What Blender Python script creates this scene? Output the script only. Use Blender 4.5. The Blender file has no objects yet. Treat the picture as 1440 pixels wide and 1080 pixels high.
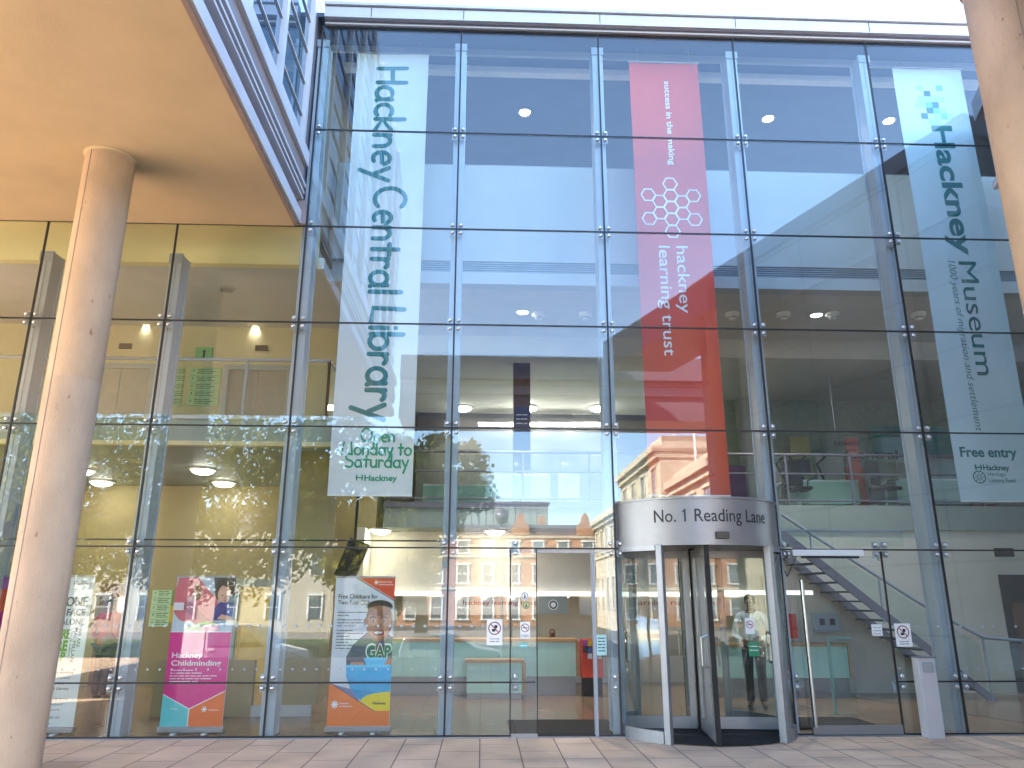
import bpy, math, random
from mathutils import Vector, Matrix
R = math.radians
random.seed(7)
sc = bpy.context.scene
col = sc.collection

# ------------------------------------------------------------------ camera
CAM = Vector((0.0, -10.5825, 1.7311)); FPX = 1060.0
PIT, YAW, ROL = 0.2766, -0.0381, 0.0022
FW = Vector((-math.sin(YAW)*math.cos(PIT), math.cos(YAW)*math.cos(PIT), math.sin(PIT)))
_r = Vector((math.cos(YAW), math.sin(YAW), 0)); _u = _r.cross(FW)
RT = _r*math.cos(ROL) + _u*math.sin(ROL); UP = -_r*math.sin(ROL) + _u*math.cos(ROL)
cd = bpy.data.cameras.new('camera'); cam = bpy.data.objects.new('camera', cd); col.objects.link(cam)
cd.sensor_fit = 'HORIZONTAL'; cd.sensor_width = 36; cd.lens = FPX/1440*36; cd.clip_start = .05; cd.clip_end = 2000
mw = Matrix((RT, UP, -FW)).transposed().to_4x4(); mw.translation = CAM; cam.matrix_world = mw
sc.camera = cam

# ------------------------------------------------------------------ light
SUN_EL, SUN_AZ = R(40), R(-62)          # from the left, a little behind the library
w = bpy.data.worlds.new('World'); sc.world = w; w.use_nodes = True
nt = w.node_tree; nt.nodes.clear()
sky = nt.nodes.new('ShaderNodeTexSky'); sky.sky_type = 'NISHITA'; sky.sun_disc = False
sky.sun_elevation = SUN_EL; sky.sun_rotation = SUN_AZ; sky.air_density = 1.0; sky.dust_density = 0.2; sky.ozone_density = 2.6
bg = nt.nodes.new('ShaderNodeBackground'); bg.inputs['Strength'].default_value = 0.135
wo = nt.nodes.new('ShaderNodeOutputWorld'); nt.links.new(sky.outputs[0], bg.inputs[0]); nt.links.new(bg.outputs[0], wo.inputs[0])
sd = bpy.data.lights.new('sun', 'SUN'); sd.energy = 5.0; sd.angle = R(.5); sd.color = (1, .93, .82)
so = bpy.data.objects.new('sun', sd); col.objects.link(so)
so.rotation_euler = (-Vector((math.sin(SUN_AZ)*math.cos(SUN_EL), math.cos(SUN_AZ)*math.cos(SUN_EL), math.sin(SUN_EL)))).to_track_quat('-Z', 'Y').to_euler()
sc.view_settings.view_transform = 'Standard'; sc.view_settings.look = 'None'
sc.view_settings.exposure = 3.48; sc.view_settings.gamma = 1; sc.view_settings.use_curve_mapping = False
cy = sc.cycles
cy.use_denoising = True; cy.max_bounces = 10; cy.diffuse_bounces = 4; cy.glossy_bounces = 4; cy.transmission_bounces = 4
cy.transparent_max_bounces = 24; cy.caustics_reflective = False; cy.caustics_refractive = False; cy.sample_clamp_indirect = 6

# ------------------------------------------------------------------ helpers
def ray(px, py): return FW + (px-720)/FPX*RT - (py-540)/FPX*UP
def at(px, py, Y): d = ray(px, py); return CAM + d*((Y-CAM.y)/d.y)
def atz(px, py, Z): d = ray(px, py); return CAM + d*((Z-CAM.z)/d.z)

class MB:
    def __init__(s): s.v = []; s.f = []; s.mi = []; s.m = 0; s.sm = []; s.smooth = False; s.X = None
    def add(s, vs, fs):
        o = len(s.v)
        for p in vs:
            p = Vector(p); s.v.append(s.X @ p if s.X else p)
        for f in fs: s.f.append([o+i for i in f]); s.mi.append(s.m); s.sm.append(s.smooth)
        return s
    def box(s, x0, x1, y0, y1, z0, z1):
        if x0 > x1: x0, x1 = x1, x0
        if y0 > y1: y0, y1 = y1, y0
        if z0 > z1: z0, z1 = z1, z0
        return s.add([(x0,y0,z0),(x1,y0,z0),(x1,y1,z0),(x0,y1,z0),(x0,y0,z1),(x1,y0,z1),(x1,y1,z1),(x0,y1,z1)],
                     [(0,3,2,1),(4,5,6,7),(0,1,5,4),(1,2,6,5),(2,3,7,6),(3,0,4,7)])
    def prism(s, poly, o, u, v, n, t):
        """polygon in (u,v) at o, extruded by t along n"""
        o, u, v, n = map(Vector, (o, u, v, n)); k = len(poly)
        a = [o+u*p[0]+v*p[1] for p in poly]; b = [p+n*t for p in a]
        return s.add(a+b, [tuple(range(k))[::-1], tuple(range(k, 2*k))] + [(i, (i+1) % k, k+(i+1) % k, k+i) for i in range(k)])
    def tube(s, pts, r, n=8, cap=True):
        pts = [Vector(p) for p in pts]; rs = r if isinstance(r, (list, tuple)) else [r]*len(pts)
        vs, fs = [], []; prev = None
        for i, p in enumerate(pts):
            t = (pts[min(i+1, len(pts)-1)]-pts[max(i-1, 0)])
            t = t.normalized() if t.length > 1e-9 else Vector((0,0,1))
            if prev is None:
                a = Vector((0,0,1)) if abs(t.z) < .9 else Vector((1,0,0)); a = (a-t*a.dot(t)).normalized()
            else:
                a = prev-t*prev.dot(t); a = a.normalized() if a.length > 1e-6 else t.orthogonal().normalized()
            prev = a; b = t.cross(a)
            for k in range(n):
                an = 2*math.pi*k/n; vs.append(p+(a*math.cos(an)+b*math.sin(an))*rs[i])
        for i in range(len(pts)-1):
            for k in range(n): fs.append((i*n+k, i*n+(k+1) % n, (i+1)*n+(k+1) % n, (i+1)*n+k))
        if cap: fs.append(tuple(range(n))[::-1]); fs.append(tuple(range((len(pts)-1)*n, len(pts)*n)))
        return s.add(vs, fs)
    def lathe(s, prof, c, n=32, a0=0, a1=2*math.pi):
        """profile [(r,z)] turned about a vertical axis at c"""
        full = abs(a1-a0-2*math.pi) < 1e-6; m = n if full else n+1; vs, fs = [], []
        for r, z in prof:
            for k in range(m):
                an = a0+(a1-a0)*k/n; vs.append((c[0]+r*math.cos(an), c[1]+r*math.sin(an), c[2]+z))
        for i in range(len(prof)-1):
            for k in range(n):
                k2 = (k+1) % m; fs.append((i*m+k, i*m+k2, (i+1)*m+k2, (i+1)*m+k))
        return s.add(vs, fs)
    def build(s, name, mats, parent=None, bevel=0):
        me = bpy.data.meshes.new(name); off = parent_loc(parent)
        me.from_pydata([p-off for p in s.v], [], s.f)
        for m in (mats if isinstance(mats, (list, tuple)) else [mats]): me.materials.append(m)
        me.polygons.foreach_set('material_index', s.mi); me.polygons.foreach_set('use_smooth', s.sm)
        me.update(); o = bpy.data.objects.new(name, me); col.objects.link(o)
        if parent: o.parent = parent
        if bevel:
            b = o.modifiers.new('bevel', 'BEVEL'); b.width = bevel; b.segments = 2; b.limit_method = 'ANGLE'
        return o
def parent_loc(p):
    o = Vector((0,0,0))
    while p is not None: o += p.location; p = p.parent
    return o
def lab(o, label, cat, group=None):
    o['label'] = label; o['category'] = cat
    if group: o['group'] = group
    return o
def thing(name, loc, label, cat, group=None):
    o = bpy.data.objects.new(name, None); o.location = loc; o.empty_display_size = .2; col.objects.link(o)
    return lab(o, label, cat, group)
def struct(o): o['kind'] = 'structure'; return o
def copy_tree(o, parent=None):
    c = o.copy(); col.objects.link(c)
    if parent: c.parent = parent
    for ch in list(o.children): copy_tree(ch, c)
    return c
def bx(name, m, parent, *b, bevel=0): return MB().box(*b).build(name, m, parent, bevel)

# ------------------------------------------------------------------ materials
def mat(name, c, rough=.5, metal=0, var=.12, vs=6, bump=0, bs=60, emit=None, estr=1, spec=.5, stretch=None):
    m = bpy.data.materials.new(name); m.use_nodes = True; t = m.node_tree; b = t.nodes['Principled BSDF']
    b.inputs['Roughness'].default_value = rough; b.inputs['Metallic'].default_value = metal
    b.inputs['Specular IOR Level'].default_value = spec
    tc = t.nodes.new('ShaderNodeTexCoord'); src = tc.outputs['Object']
    if stretch:
        mp = t.nodes.new('ShaderNodeMapping'); mp.inputs['Scale'].default_value = stretch; t.links.new(src, mp.inputs[0]); src = mp.outputs[0]
    nz = t.nodes.new('ShaderNodeTexNoise'); nz.inputs['Scale'].default_value = vs; nz.inputs['Detail'].default_value = 6
    t.links.new(src, nz.inputs['Vector'])
    rp = t.nodes.new('ShaderNodeValToRGB'); e = rp.color_ramp.elements
    e[0].position = .3; e[1].position = .7
    e[0].color = (*[max(0, x*(1-var)) for x in c], 1); e[1].color = (*[min(1, x*(1+var)) for x in c], 1)
    t.links.new(nz.outputs['Fac'], rp.inputs[0]); t.links.new(rp.outputs[0], b.inputs['Base Color'])
    if bump:
        n2 = t.nodes.new('ShaderNodeTexNoise'); n2.inputs['Scale'].default_value = bs; n2.inputs['Detail'].default_value = 5
        t.links.new(src, n2.inputs['Vector'])
        bp = t.nodes.new('ShaderNodeBump'); bp.inputs['Strength'].default_value = bump; bp.inputs['Distance'].default_value = .02
        t.links.new(n2.outputs['Fac'], bp.inputs['Height']); t.links.new(bp.outputs[0], b.inputs['Normal'])
    if emit:
        b.inputs['Emission Color'].default_value = (*emit, 1); b.inputs['Emission Strength'].default_value = estr
    return m
def glass(name, tint, ior, rough=0.0):
    m = bpy.data.materials.new(name); m.use_nodes = True; t = m.node_tree; t.nodes.clear()
    o = t.nodes.new('ShaderNodeOutputMaterial'); mx = t.nodes.new('ShaderNodeMixShader')
    tr = t.nodes.new('ShaderNodeBsdfTransparent'); tr.inputs[0].default_value = (*tint, 1)
    g = t.nodes.new('ShaderNodeBsdfGlossy'); g.inputs['Roughness'].default_value = rough; g.inputs[0].default_value = (1,1,1,1)
    fr = t.nodes.new('ShaderNodeFresnel'); fr.inputs[0].default_value = ior
    # panes are never dead flat: a very slow waviness in the reflection
    tc = t.nodes.new('ShaderNodeTexCoord'); nz = t.nodes.new('ShaderNodeTexNoise'); nz.inputs['Scale'].default_value = .9
    bp = t.nodes.new('ShaderNodeBump'); bp.inputs['Strength'].default_value = .010; bp.inputs['Distance'].default_value = .02
    t.links.new(tc.outputs['Object'], nz.inputs['Vector']); t.links.new(nz.outputs['Fac'], bp.inputs['Height']); t.links.new(bp.outputs[0], g.inputs['Normal'])
    # fresnel from geometry normal; IOR kept the same from both sides
    geo = t.nodes.new('ShaderNodeNewGeometry'); mi = t.nodes.new('ShaderNodeMix'); mi.data_type = 'FLOAT'
    mi.inputs[2].default_value = ior; mi.inputs[3].default_value = 1/ior*1.0
    t.links.new(geo.outputs['Backfacing'], mi.inputs[0])
    # Fresnel node already inverts the ior on back faces, so feed 1/ior there
    t.links.new(mi.outputs[0], fr.inputs[0])
    t.links.new(fr.outputs[0], mx.inputs[0]); t.links.new(tr.outputs[0], mx.inputs[1]); t.links.new(g.outputs[0], mx.inputs[2]); t.links.new(mx.outputs[0], o.inputs[0])
    return m
M = {}
M['glass'] = glass('facade_glass', (.93, .965, .965), 1.62)
M['glass_in'] = glass('interior_glass', (.93, .97, .955), 1.45)
M['glass_edge'] = mat('green_glass', (.22, .42, .38), .15, var=.1)
M['seal'] = mat('black_seal', (.012, .012, .014), .5)
M['steel'] = mat('painted_steel', (.36, .41, .46), .45, .0, .06, 3)
M['steel_side'] = mat('painted_steel_darker', (.30, .34, .39), .45, .0, .06, 3)
M['inox'] = mat('stainless', (.62, .61, .60), .28, 1, .05, 30)
M['brushed'] = mat('brushed_steel', (.29, .285, .29), .42, .6, .06, 8, .05, 200, stretch=(1, 1, 30))
M['alu'] = mat('anodised_aluminium', (.31, .31, .32), .4, .45, .06, 5)
M['trim'] = mat('lilac_grey_cladding', (.54, .52, .54), .4, .15, .05, 2)
M['trim_d'] = mat('dark_grey_cladding', (.17, .16, .20), .45, .2, .08, 3)
M['trim_b'] = mat('brown_grey_cladding', (.25, .19, .18), .5, 0, .08, 3)
M['soffit'] = mat('tan_render', (.47, .375, .24), .85, 0, .07, 1.2, .25, 90)
M['conc'] = None
M['white'] = mat('white_plaster', (.47, .49, .49), .7, 0, .03, 2)
M['white_s'] = mat('white_satin', (.80, .80, .78), .4, 0, .03, 5)
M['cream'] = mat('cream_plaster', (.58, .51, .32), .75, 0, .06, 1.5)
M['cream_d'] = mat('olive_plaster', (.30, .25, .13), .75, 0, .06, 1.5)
M['yellow_w'] = mat('pale_yellow_plaster', (.80, .70, .36), .75, 0, .04, 1.5)
M['shadow_w'] = mat('shadow_wall', (.06, .06, .065), .7, 0, .06, 2)  # near-black base puts the dimness of the far interior into the colour
M['grey_w'] = mat('grey_plaster', (.60, .56, .48), .8, 0, .06, 2)
M['fascia'] = mat('grey_green_paint', (.27, .31, .28), .6, 0, .06, 2)
M['ceil'] = mat('grey_ceiling', (.58, .57, .54), .8, 0, .05, 2)
M['ceil_top'] = mat('blue_grey_ceiling', (.10, .13, .185), .8, 0, .05, 2)
M['dark'] = mat('dark_void', (.025, .024, .025), .6)
M['black'] = mat('black_plastic', (.018, .018, .02), .35)
M['rubber'] = mat('black_brush', (.012, .011, .011), .8)
M['wood'] = mat('oak_edge', (.40, .24, .11), .45, 0, .2, 4, stretch=(1, 1, 8))
M['wood_d'] = mat('brown_timber', (.14, .07, .04), .5, 0, .2, 4)
M['aqua'] = mat('aqua_glass_panel', (.42, .62, .52), .12, 0, .05, 2)
M['red'] = mat('red_laminate', (.60, .06, .03), .4, 0, .05)
M['lamp'] = mat('lit_dome', (.9, .9, .85), .4, emit=(1, .93, .80), estr=5)
M['shelf_lit'] = mat('lit_light_shelf', (.8, .8, .78), .5, emit=(1, .95, .85), estr=.12)
M['lamp_w'] = mat('lit_tube', (.9, .9, .85), .4, emit=(1, .95, .88), estr=4)
M['white_p'] = mat('sticker_white', (.80, .80, .80), .5, var=.02)
M['teal'] = mat('teal_ink', (.004, .16, .165), .6, var=.05)
M['teal_m'] = mat('teal_ink_mid', (.16, .50, .50), .6, var=.04)
M['teal_l'] = mat('teal_ink_light', (.40, .64, .64), .6, var=.04)
M['green_ink'] = mat('green_ink', (.02, .27, .15), .6, var=.05)
M['cloth_w'] = mat('banner_white', (.66, .68, .69), .75, 0, .05, 1.2, .1, 300)
M['cloth_b'] = mat('banner_ice', (.58, .70, .74), .75, 0, .05, 1.2, .1, 300)
M['cloth_r'] = mat('banner_red', (.66, .075, .035), .75, 0, .06, 1.2, .1, 300)
M['ink'] = mat('black_ink', (.02, .02, .022), .6)
M['ink_g'] = mat('grey_ink', (.10, .12, .12), .6)
M['rust'] = mat('rust_ink', (.35, .08, .04), .6)

def concrete():
    m = mat('cast_concrete', (.47, .345, .24), .8, 0, .16, 2.2, .35, 60, stretch=(1, 1, .5)); t = m.node_tree; b = t.nodes['Principled BSDF']
    base = b.inputs['Base Color'].links[0].from_socket
    tc = t.nodes.new('ShaderNodeTexCoord')
    vo = t.nodes.new('ShaderNodeTexNoise'); vo.inputs['Scale'].default_value = 11; vo.inputs['Detail'].default_value = 3
    mp = t.nodes.new('ShaderNodeMapping'); mp.inputs['Scale'].default_value = (1.5, 1.5, .7); t.links.new(tc.outputs['Object'], mp.inputs[0]); t.links.new(mp.outputs[0], vo.inputs['Vector'])
    rp = t.nodes.new('ShaderNodeValToRGB'); rp.color_ramp.elements[0].position = .25; rp.color_ramp.elements[0].color = (.6, .48, .42, 1)
    rp.color_ramp.elements[1].position = .31; rp.color_ramp.elements[1].color = (1, 1, 1, 1); t.links.new(vo.outputs['Fac'], rp.inputs[0])
    mx = t.nodes.new('ShaderNodeMix'); mx.data_type = 'RGBA'; mx.blend_type = 'MULTIPLY'; mx.inputs[0].default_value = 1
    t.links.new(base, mx.inputs[6]); t.links.new(rp.outputs[0], mx.inputs[7]); t.links.new(mx.outputs[2], b.inputs['Base Color'])
    return m
M['conc'] = concrete()
def brick(name, c1, c2, cm, bw, rh, mortar, rough, scale=1, rot=0, bump=.3, off=.5, face='xy'):
    m = bpy.data.materials.new(name); m.use_nodes = True; t = m.node_tree; b = t.nodes['Principled BSDF']; b.inputs['Roughness'].default_value = rough
    tc = t.nodes.new('ShaderNodeTexCoord'); mp = t.nodes.new('ShaderNodeMapping'); mp.inputs['Rotation'].default_value = {'xy': (0, 0, rot), 'xz': (R(90), 0, 0), 'yz': (R(90), 0, R(90))}[face]
    if face != 'xy':
        # swizzle so that bricks run along the wall
        sp = t.nodes.new('ShaderNodeSeparateXYZ'); cb = t.nodes.new('ShaderNodeCombineXYZ'); t.links.new(tc.outputs['Object'], sp.inputs[0])
        t.links.new(sp.outputs[0 if face == 'xz' else 1], cb.inputs[0]); t.links.new(sp.outputs[2], cb.inputs[1]); vec = cb.outputs[0]
    else:
        t.links.new(tc.outputs['Object'], mp.inputs[0]); vec = mp.outputs[0]
    br = t.nodes.new('ShaderNodeTexBrick'); br.offset = off
    br.inputs['Color1'].default_value = (*c1, 1); br.inputs['Color2'].default_value = (*c2, 1); br.inputs['Mortar'].default_value = (*cm, 1)
    br.inputs['Scale'].default_value = scale; br.inputs['Brick Width'].default_value = bw; br.inputs['Row Height'].default_value = rh; br.inputs['Mortar Size'].default_value = mortar
    br.inputs['Mortar Smooth'].default_value = .1; br.inputs['Bias'].default_value = 0
    t.links.new(vec, br.inputs['Vector'])
    nz = t.nodes.new('ShaderNodeTexNoise'); nz.inputs['Scale'].default_value = 1.3; nz.inputs['Detail'].default_value = 8; t.links.new(tc.outputs['Object'], nz.inputs['Vector'])
    mr = t.nodes.new('ShaderNodeMapRange'); mr.inputs[1].default_value = .3; mr.inputs[2].default_value = .7; mr.inputs[3].default_value = .78; mr.inputs[4].default_value = 1.15
    t.links.new(nz.outputs['Fac'], mr.inputs[0])
    mx = t.nodes.new('ShaderNodeMix'); mx.data_type = 'RGBA'; mx.blend_type = 'MULTIPLY'; mx.inputs[0].default_value = 1
    t.links.new(br.outputs['Color'], mx.inputs[6]); t.links.new(mr.outputs[0], mx.inputs[7]); t.links.new(mx.outputs[2], b.inputs['Base Color'])
    if bump:
        bp = t.nodes.new('ShaderNodeBump'); bp.inputs['Strength'].default_value = bump; bp.inputs['Distance'].default_value = .01; bp.invert = True
        t.links.new(br.outputs['Fac'], bp.inputs['Height']); t.links.new(bp.outputs[0], b.inputs['Normal'])
    return m
M['paving'] = brick('paving_slabs', (.57, .385, .25), (.64, .445, .30), (.17, .11, .08), .9, .47, .008, .75, rot=R(90))
M['tile'] = brick('brown_floor_tiles', (.25, .165, .105), (.29, .19, .125), (.10, .065, .04), .9, .6, .008, .22, rot=R(90), bump=.1)
M['far_slabs'] = brick('grey_slabs', (.19, .17, .15), (.22, .19, .17), (.08, .07, .06), .9, .6, .01, .8)
M['asphalt'] = mat('asphalt', (.06, .06, .06), .85, 0, .25, 3, .3, 80)
M['brickwork'] = brick('red_brick', (.50, .18, .075), (.56, .24, .11), (.40, .28, .2), .24, .08, .01, .85, face='xz')
M['stone'] = brick('cream_stone', (.58, .50, .36), (.64, .56, .42), (.36, .31, .22), 1.2, .5, .02, .8, face='yz')
M['panel'] = brick('dark_wall_panels', (.40, .40, .42), (.44, .44, .46), (.04, .04, .045), 2.4, 1.15, .02, .6, face='yz', off=0)
M['grass'] = mat('grass', (.07, .11, .03), .9, 0, .4, 8, .4, 30)
M['bark'] = mat('bark', (.09, .065, .045), .9, 0, .3, 5, .5, 30)
def leafmat(name, a, b2):
    m = bpy.data.materials.new(name); m.use_nodes = True; t = m.node_tree; t.nodes.clear()
    o = t.nodes.new('ShaderNodeOutputMaterial'); mx = t.nodes.new('ShaderNodeMixShader'); mx.inputs[0].default_value = .4
    d = t.nodes.new('ShaderNodeBsdfDiffuse'); tl = t.nodes.new('ShaderNodeBsdfTranslucent')
    tc = t.nodes.new('ShaderNodeTexCoord'); nz = t.nodes.new('ShaderNodeTexNoise'); nz.inputs['Scale'].default_value = .8; nz.inputs['Detail'].default_value = 6
    rp = t.nodes.new('ShaderNodeValToRGB'); rp.color_ramp.elements[0].position = .35; rp.color_ramp.elements[1].position = .65
    rp.color_ramp.elements[0].color = (*a, 1); rp.color_ramp.elements[1].color = (*b2, 1)
    t.links.new(tc.outputs['Object'], nz.inputs['Vector']); t.links.new(nz.outputs['Fac'], rp.inputs[0])
    for n in (d, tl): t.links.new(rp.outputs[0], n.inputs[0])
    t.links.new(d.outputs[0], mx.inputs[1]); t.links.new(tl.outputs[0], mx.inputs[2]); t.links.new(mx.outputs[0], o.inputs[0])
    return m
M['leaf'] = leafmat('yellow_green_leaves', (.10, .11, .012), (.25, .225, .035))
M['leaf_d'] = leafmat('dark_green_leaves', (.035, .06, .012), (.10, .12, .022))

# ------------------------------------------------------------------ writing
def text_mesh(s, bold=0.0, shear=0.0, spacing=1.0):
    cu = bpy.data.curves.new('t', 'FONT'); cu.body = s; cu.size = 1; cu.offset = bold; cu.shear = shear; cu.space_character = spacing
    cu.extrude = 0; cu.resolution_u = 4; cu.align_x = 'LEFT'
    o = bpy.data.objects.new('t', cu); me = bpy.data.meshes.new_from_object(o)
    vs = [v.co.copy() for v in me.vertices]; fs = [list(p.vertices) for p in me.polygons]
    for i, ch in enumerate(s):                            # the plain figure one gets its flag
        if ch == '1':
            c2 = cu.copy(); c2.body = s[:i+1]; o2 = bpy.data.objects.new('t2', c2); m2 = bpy.data.meshes.new_from_object(o2); xr = max(v.co.x for v in m2.vertices); yt = max(v.co.y for v in m2.vertices if v.co.x > xr-.06)
            xl = xr-.075; k = len(vs); vs += [Vector((xl, yt, 0)), Vector((xl-.13, yt-.13, 0)), Vector((xl-.13, yt-.20, 0)), Vector((xl, yt-.10, 0))]; fs.append([k, k+1, k+2, k+3])
            bpy.data.objects.remove(o2); bpy.data.curves.remove(c2); bpy.data.meshes.remove(m2)
    bpy.data.objects.remove(o); bpy.data.curves.remove(cu); bpy.data.meshes.remove(me)
    return vs, fs
def write(mb, s, o, u, v, length, height, n=(0,-1,0), bold=0.0, shear=0.0, warp=None, spacing=1.0):
    """writes s from o along u (length) with letters standing along v; height = size of a capital"""
    if s[0] == '~':                                       # a line too small to read in the photograph: word-long dashes
        o, u, v, n = map(Vector, (o, u, v, n)); ws = [len(q)+.01 for q in s[1:].split()]; k = length/(sum(ws)+.8*(len(ws)-1)); x = 0
        for q in ws:
            ps = [o+u*x, o+u*(x+q*k), o+u*(x+q*k)+v*height*.62, o+u*x+v*height*.62]; ps = [warp(p) for p in ps] if warp else ps
            mb.add(ps, [(0,1,2,3)] if u.cross(v).dot(n) > 0 else [(3,2,1,0)]); x += (q+.8)*k
        return
    if bold > 0 and any(c in s for c in 'MWwN'):          # thickened glyphs with sharp inner corners: overlay three plain strokes
        U, N = Vector(u), Vector(n); e = bold*height*.9
        for k, dx in enumerate((-e, 0, e)): write(mb, s, Vector(o)+U*dx+N*(.0004*k), u, v, length, height, n, 0, shear, warp, spacing)
        return
    vs, fs = text_mesh(s, bold, shear, spacing)
    if not vs: return
    x0 = min(p.x for p in vs); x1 = max(p.x for p in vs)
    kx = length/(x1-x0); ky = height/.70
    o, u, v, n = map(Vector, (o, u, v, n)); out = []
    flip = u.cross(v).dot(n) < 0
    for p in vs:
        q = o+u*((p.x-x0)*kx)+v*(p.y*ky)
        out.append(warp(q) if warp else q)
    mb.add(out, [f[::-1] for f in fs] if flip else fs)
def arc(cx, cy, rx, ry, a0, a1, n=10): return [(cx+rx*math.cos(R(a0+(a1-a0)*i/n)), cy+ry*math.sin(R(a0+(a1-a0)*i/n))) for i in range(n+1)]
HAND = {   # rounded single-stroke handwriting, capital height 1
 'H': ([[(.0,1),(.02,0)],[(.55,1),(.55,0)],[(0,.5),(.55,.53)]], .72),
 'C': ([arc(.42,.5,.42,.5,50,310,14)], .85), 'L': ([[(.05,1),(.02,.05),(.5,.02)]], .62), 'O': ([arc(.42,.5,.42,.5,90,450,18)], 1.0),
 'M': ([[(0,0),(.14,1),(.42,.25),(.7,1),(.82,0)]], 1.0), 'S': ([arc(.32,.75,.26,.23,50,250,8)+arc(.3,.25,.3,.25,80,-140,8)], .76),
 'a': ([arc(.24,.27,.24,.27,40,400,14), [(.47,.55),(.47,.1),(.52,0)]], .66), 'b': ([[(.02,1),(.02,.02)], arc(.26,.27,.24,.26,180,-180,14)], .64),
 'c': ([arc(.25,.28,.25,.28,50,310,12)], .52), 'd': ([arc(.24,.27,.24,.26,0,360,14), [(.48,1),(.48,0)]], .66), 'e': ([[(.04,.28),(.46,.32)]+arc(.25,.28,.22,.28,10,300,12)], .58),
 'i': ([[(.05,.52),(.05,0)], [(.05,.76),(.05,.78)]], .24), 'k': ([[(.03,1),(.03,0)], [(.42,.55),(.05,.25),(.45,0)]], .58), 'l': ([[(.05,1),(.05,0)]], .24),
 'n': ([[(.03,.55),(.03,0)], [(.03,.3)]+arc(.23,.3,.2,.24,180,0,8)+[(.44,0)]], .62), 'o': ([arc(.26,.27,.26,.27,90,450,14)], .66), 'p': ([[(.03,.55),(.03,-.38)], arc(.26,.28,.23,.26,180,-180,14)], .64),
 'r': ([[(.03,.55),(.03,0)], [(.03,.3)]+arc(.2,.33,.17,.2,180,40,6)], .48), 't': ([[(.2,.85),(.2,.0)], [(.0,.55),(.42,.55)]], .52), 'u': ([[(.03,.55)]+arc(.23,.24,.2,.24,180,330,8), [(.45,.55),(.45,0)]], .62),
 'y': ([[(.0,.55),(.22,.08)], [(.45,.55),(.1,-.42)]], .55), ' ': ([], .34)}
def handwrite(mb, s, o, u, v, length, height, r, n=(0,-1,0), warp=None):
    o, u, v, n = map(Vector, (o, u, v, n)); tot = sum(HAND[c][1] for c in s)-.14; k = length/tot; x = 0
    for c in s:
        for st in HAND[c][0]:
            pts = [o+u*((x+p[0])*k)+v*(p[1]*height) for p in st]
            # a flat round-ended stroke
            rr = [r*.55]+[r]*len(pts)+[r*.55]
            d0 = (pts[0]-pts[1]).normalized()*r*.8; d1 = (pts[-1]-pts[-2]).normalized()*r*.8
            q = [pts[0]+d0]+pts+[pts[-1]+d1]
            t = MB(); t.tube(q, rr, 8)
            fl = []
            for p in t.v:
                w0 = (p-o).dot(n); p2 = p-n*w0; p2 = warp(p2) if warp else p2
                fl.append(p2+n*(w0*.06))
            mb.add(fl, t.f)
        x += HAND[c][1]
def disc(mb, c, r, n=(0,-1,0), t=.002, k=20, ry=None):
    c = Vector(c); n = Vector(n); a = n.orthogonal().normalized() if abs(n.y) < .9 else Vector((1,0,0)); b = n.cross(a); ry = ry or r
    mb.prism([(math.cos(2*math.pi*i/k)*r, math.sin(2*math.pi*i/k)*ry) for i in range(k)], c, a, b, n, t)
def ring(mb, c, r0, r1, n=(0,-1,0), t=.002, k=24, a0=0):
    c = Vector(c); n = Vector(n); a = Vector((1,0,0)) if abs(n.y) > .5 else Vector((0,1,0)); b = Vector((0,0,1)); vs = []; fs = []
    for i in range(k):
        an = 2*math.pi*i/k+a0
        for r in (r0, r1): vs.append(c+(a*math.cos(an)+b*math.sin(an))*r+n*t)
    for i in range(k):
        j = (i+1) % k; fs.append((2*i, 2*i+1, 2*j+1, 2*j))
    mb.add(vs, fs)
def council_logo(mb, o, h, u=(1,0,0), v=(0,0,1), bold=.02, word=True, length=None, warp=None):
    """two facing bracket shapes and the word, h = capital height"""
    o, u, v = Vector(o), Vector(u), Vector(v); n = Vector((0,-1,0))
    def q(a, b): return (a*h, b*h)
    for poly in ([q(0,0),q(.25,0),q(.16,.38),q(.55,.38),q(.55,.6),q(.16,.6),q(.25,1),q(0,1),q(-.12,.5)], [q(1.1,0),q(.85,0),q(.94,.38),q(.55,.38),q(.55,.6),q(.94,.6),q(.85,1),q(1.1,1),q(1.22,.5)]):
        pts = [o+u*(p[0])+v*p[1] for p in poly]; pts = [warp(p) for p in pts] if warp else pts
        mb.add(pts, [tuple(range(len(pts)))])
    if word: write(mb, 'Hackney', o+u*(1.4*h), u, v, (length or 4.6*h), h, bold=bold, warp=warp)

# ================================================================== SETTING
g = MB(); g.add([(-60,-13.6,0),(60,-13.6,0),(60,-.02,0),(-60,-.02,0)], [(0,1,2,3)]); struct(g.build('pavement', M['paving']))
ZR = -1.15                                              # the street lies lower than the forecourt
g = MB(); g.add([(-60,-15.6,ZR+.12),(60,-15.6,ZR+.12),(60,-13.6,0),(-60,-13.6,0)], [(0,1,2,3)]); struct(g.build('paved_slope', M['far_slabs']))
g = MB(); g.box(-60,60,-15.75,-15.6,ZR-.2,ZR+.125); struct(g.build('kerb', M['stone']))
g = MB(); g.add([(-300,-400,ZR),(300,-400,ZR),(300,-15.6,ZR),(-300,-15.6,ZR)], [(0,1,2,3)]); struct(g.build('road', M['asphalt']))
g = MB(); g.box(-60,9,-60,-24,ZR-.2,ZR+.12); struct(g.build('far_pavement', M['far_slabs']))
g = MB(); g.box(-58,-2,-44,-26.5,ZR+.1,ZR+.16); struct(g.build('lawn', M['grass']))
m = MB()
for i in range(-9, 10): m.add([(i*4,-19.9,ZR+.004),(i*4+2,-19.9,ZR+.004),(i*4+2,-19.78,ZR+.004),(i*4,-19.78,ZR+.004)], [(0,1,2,3)])
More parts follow.
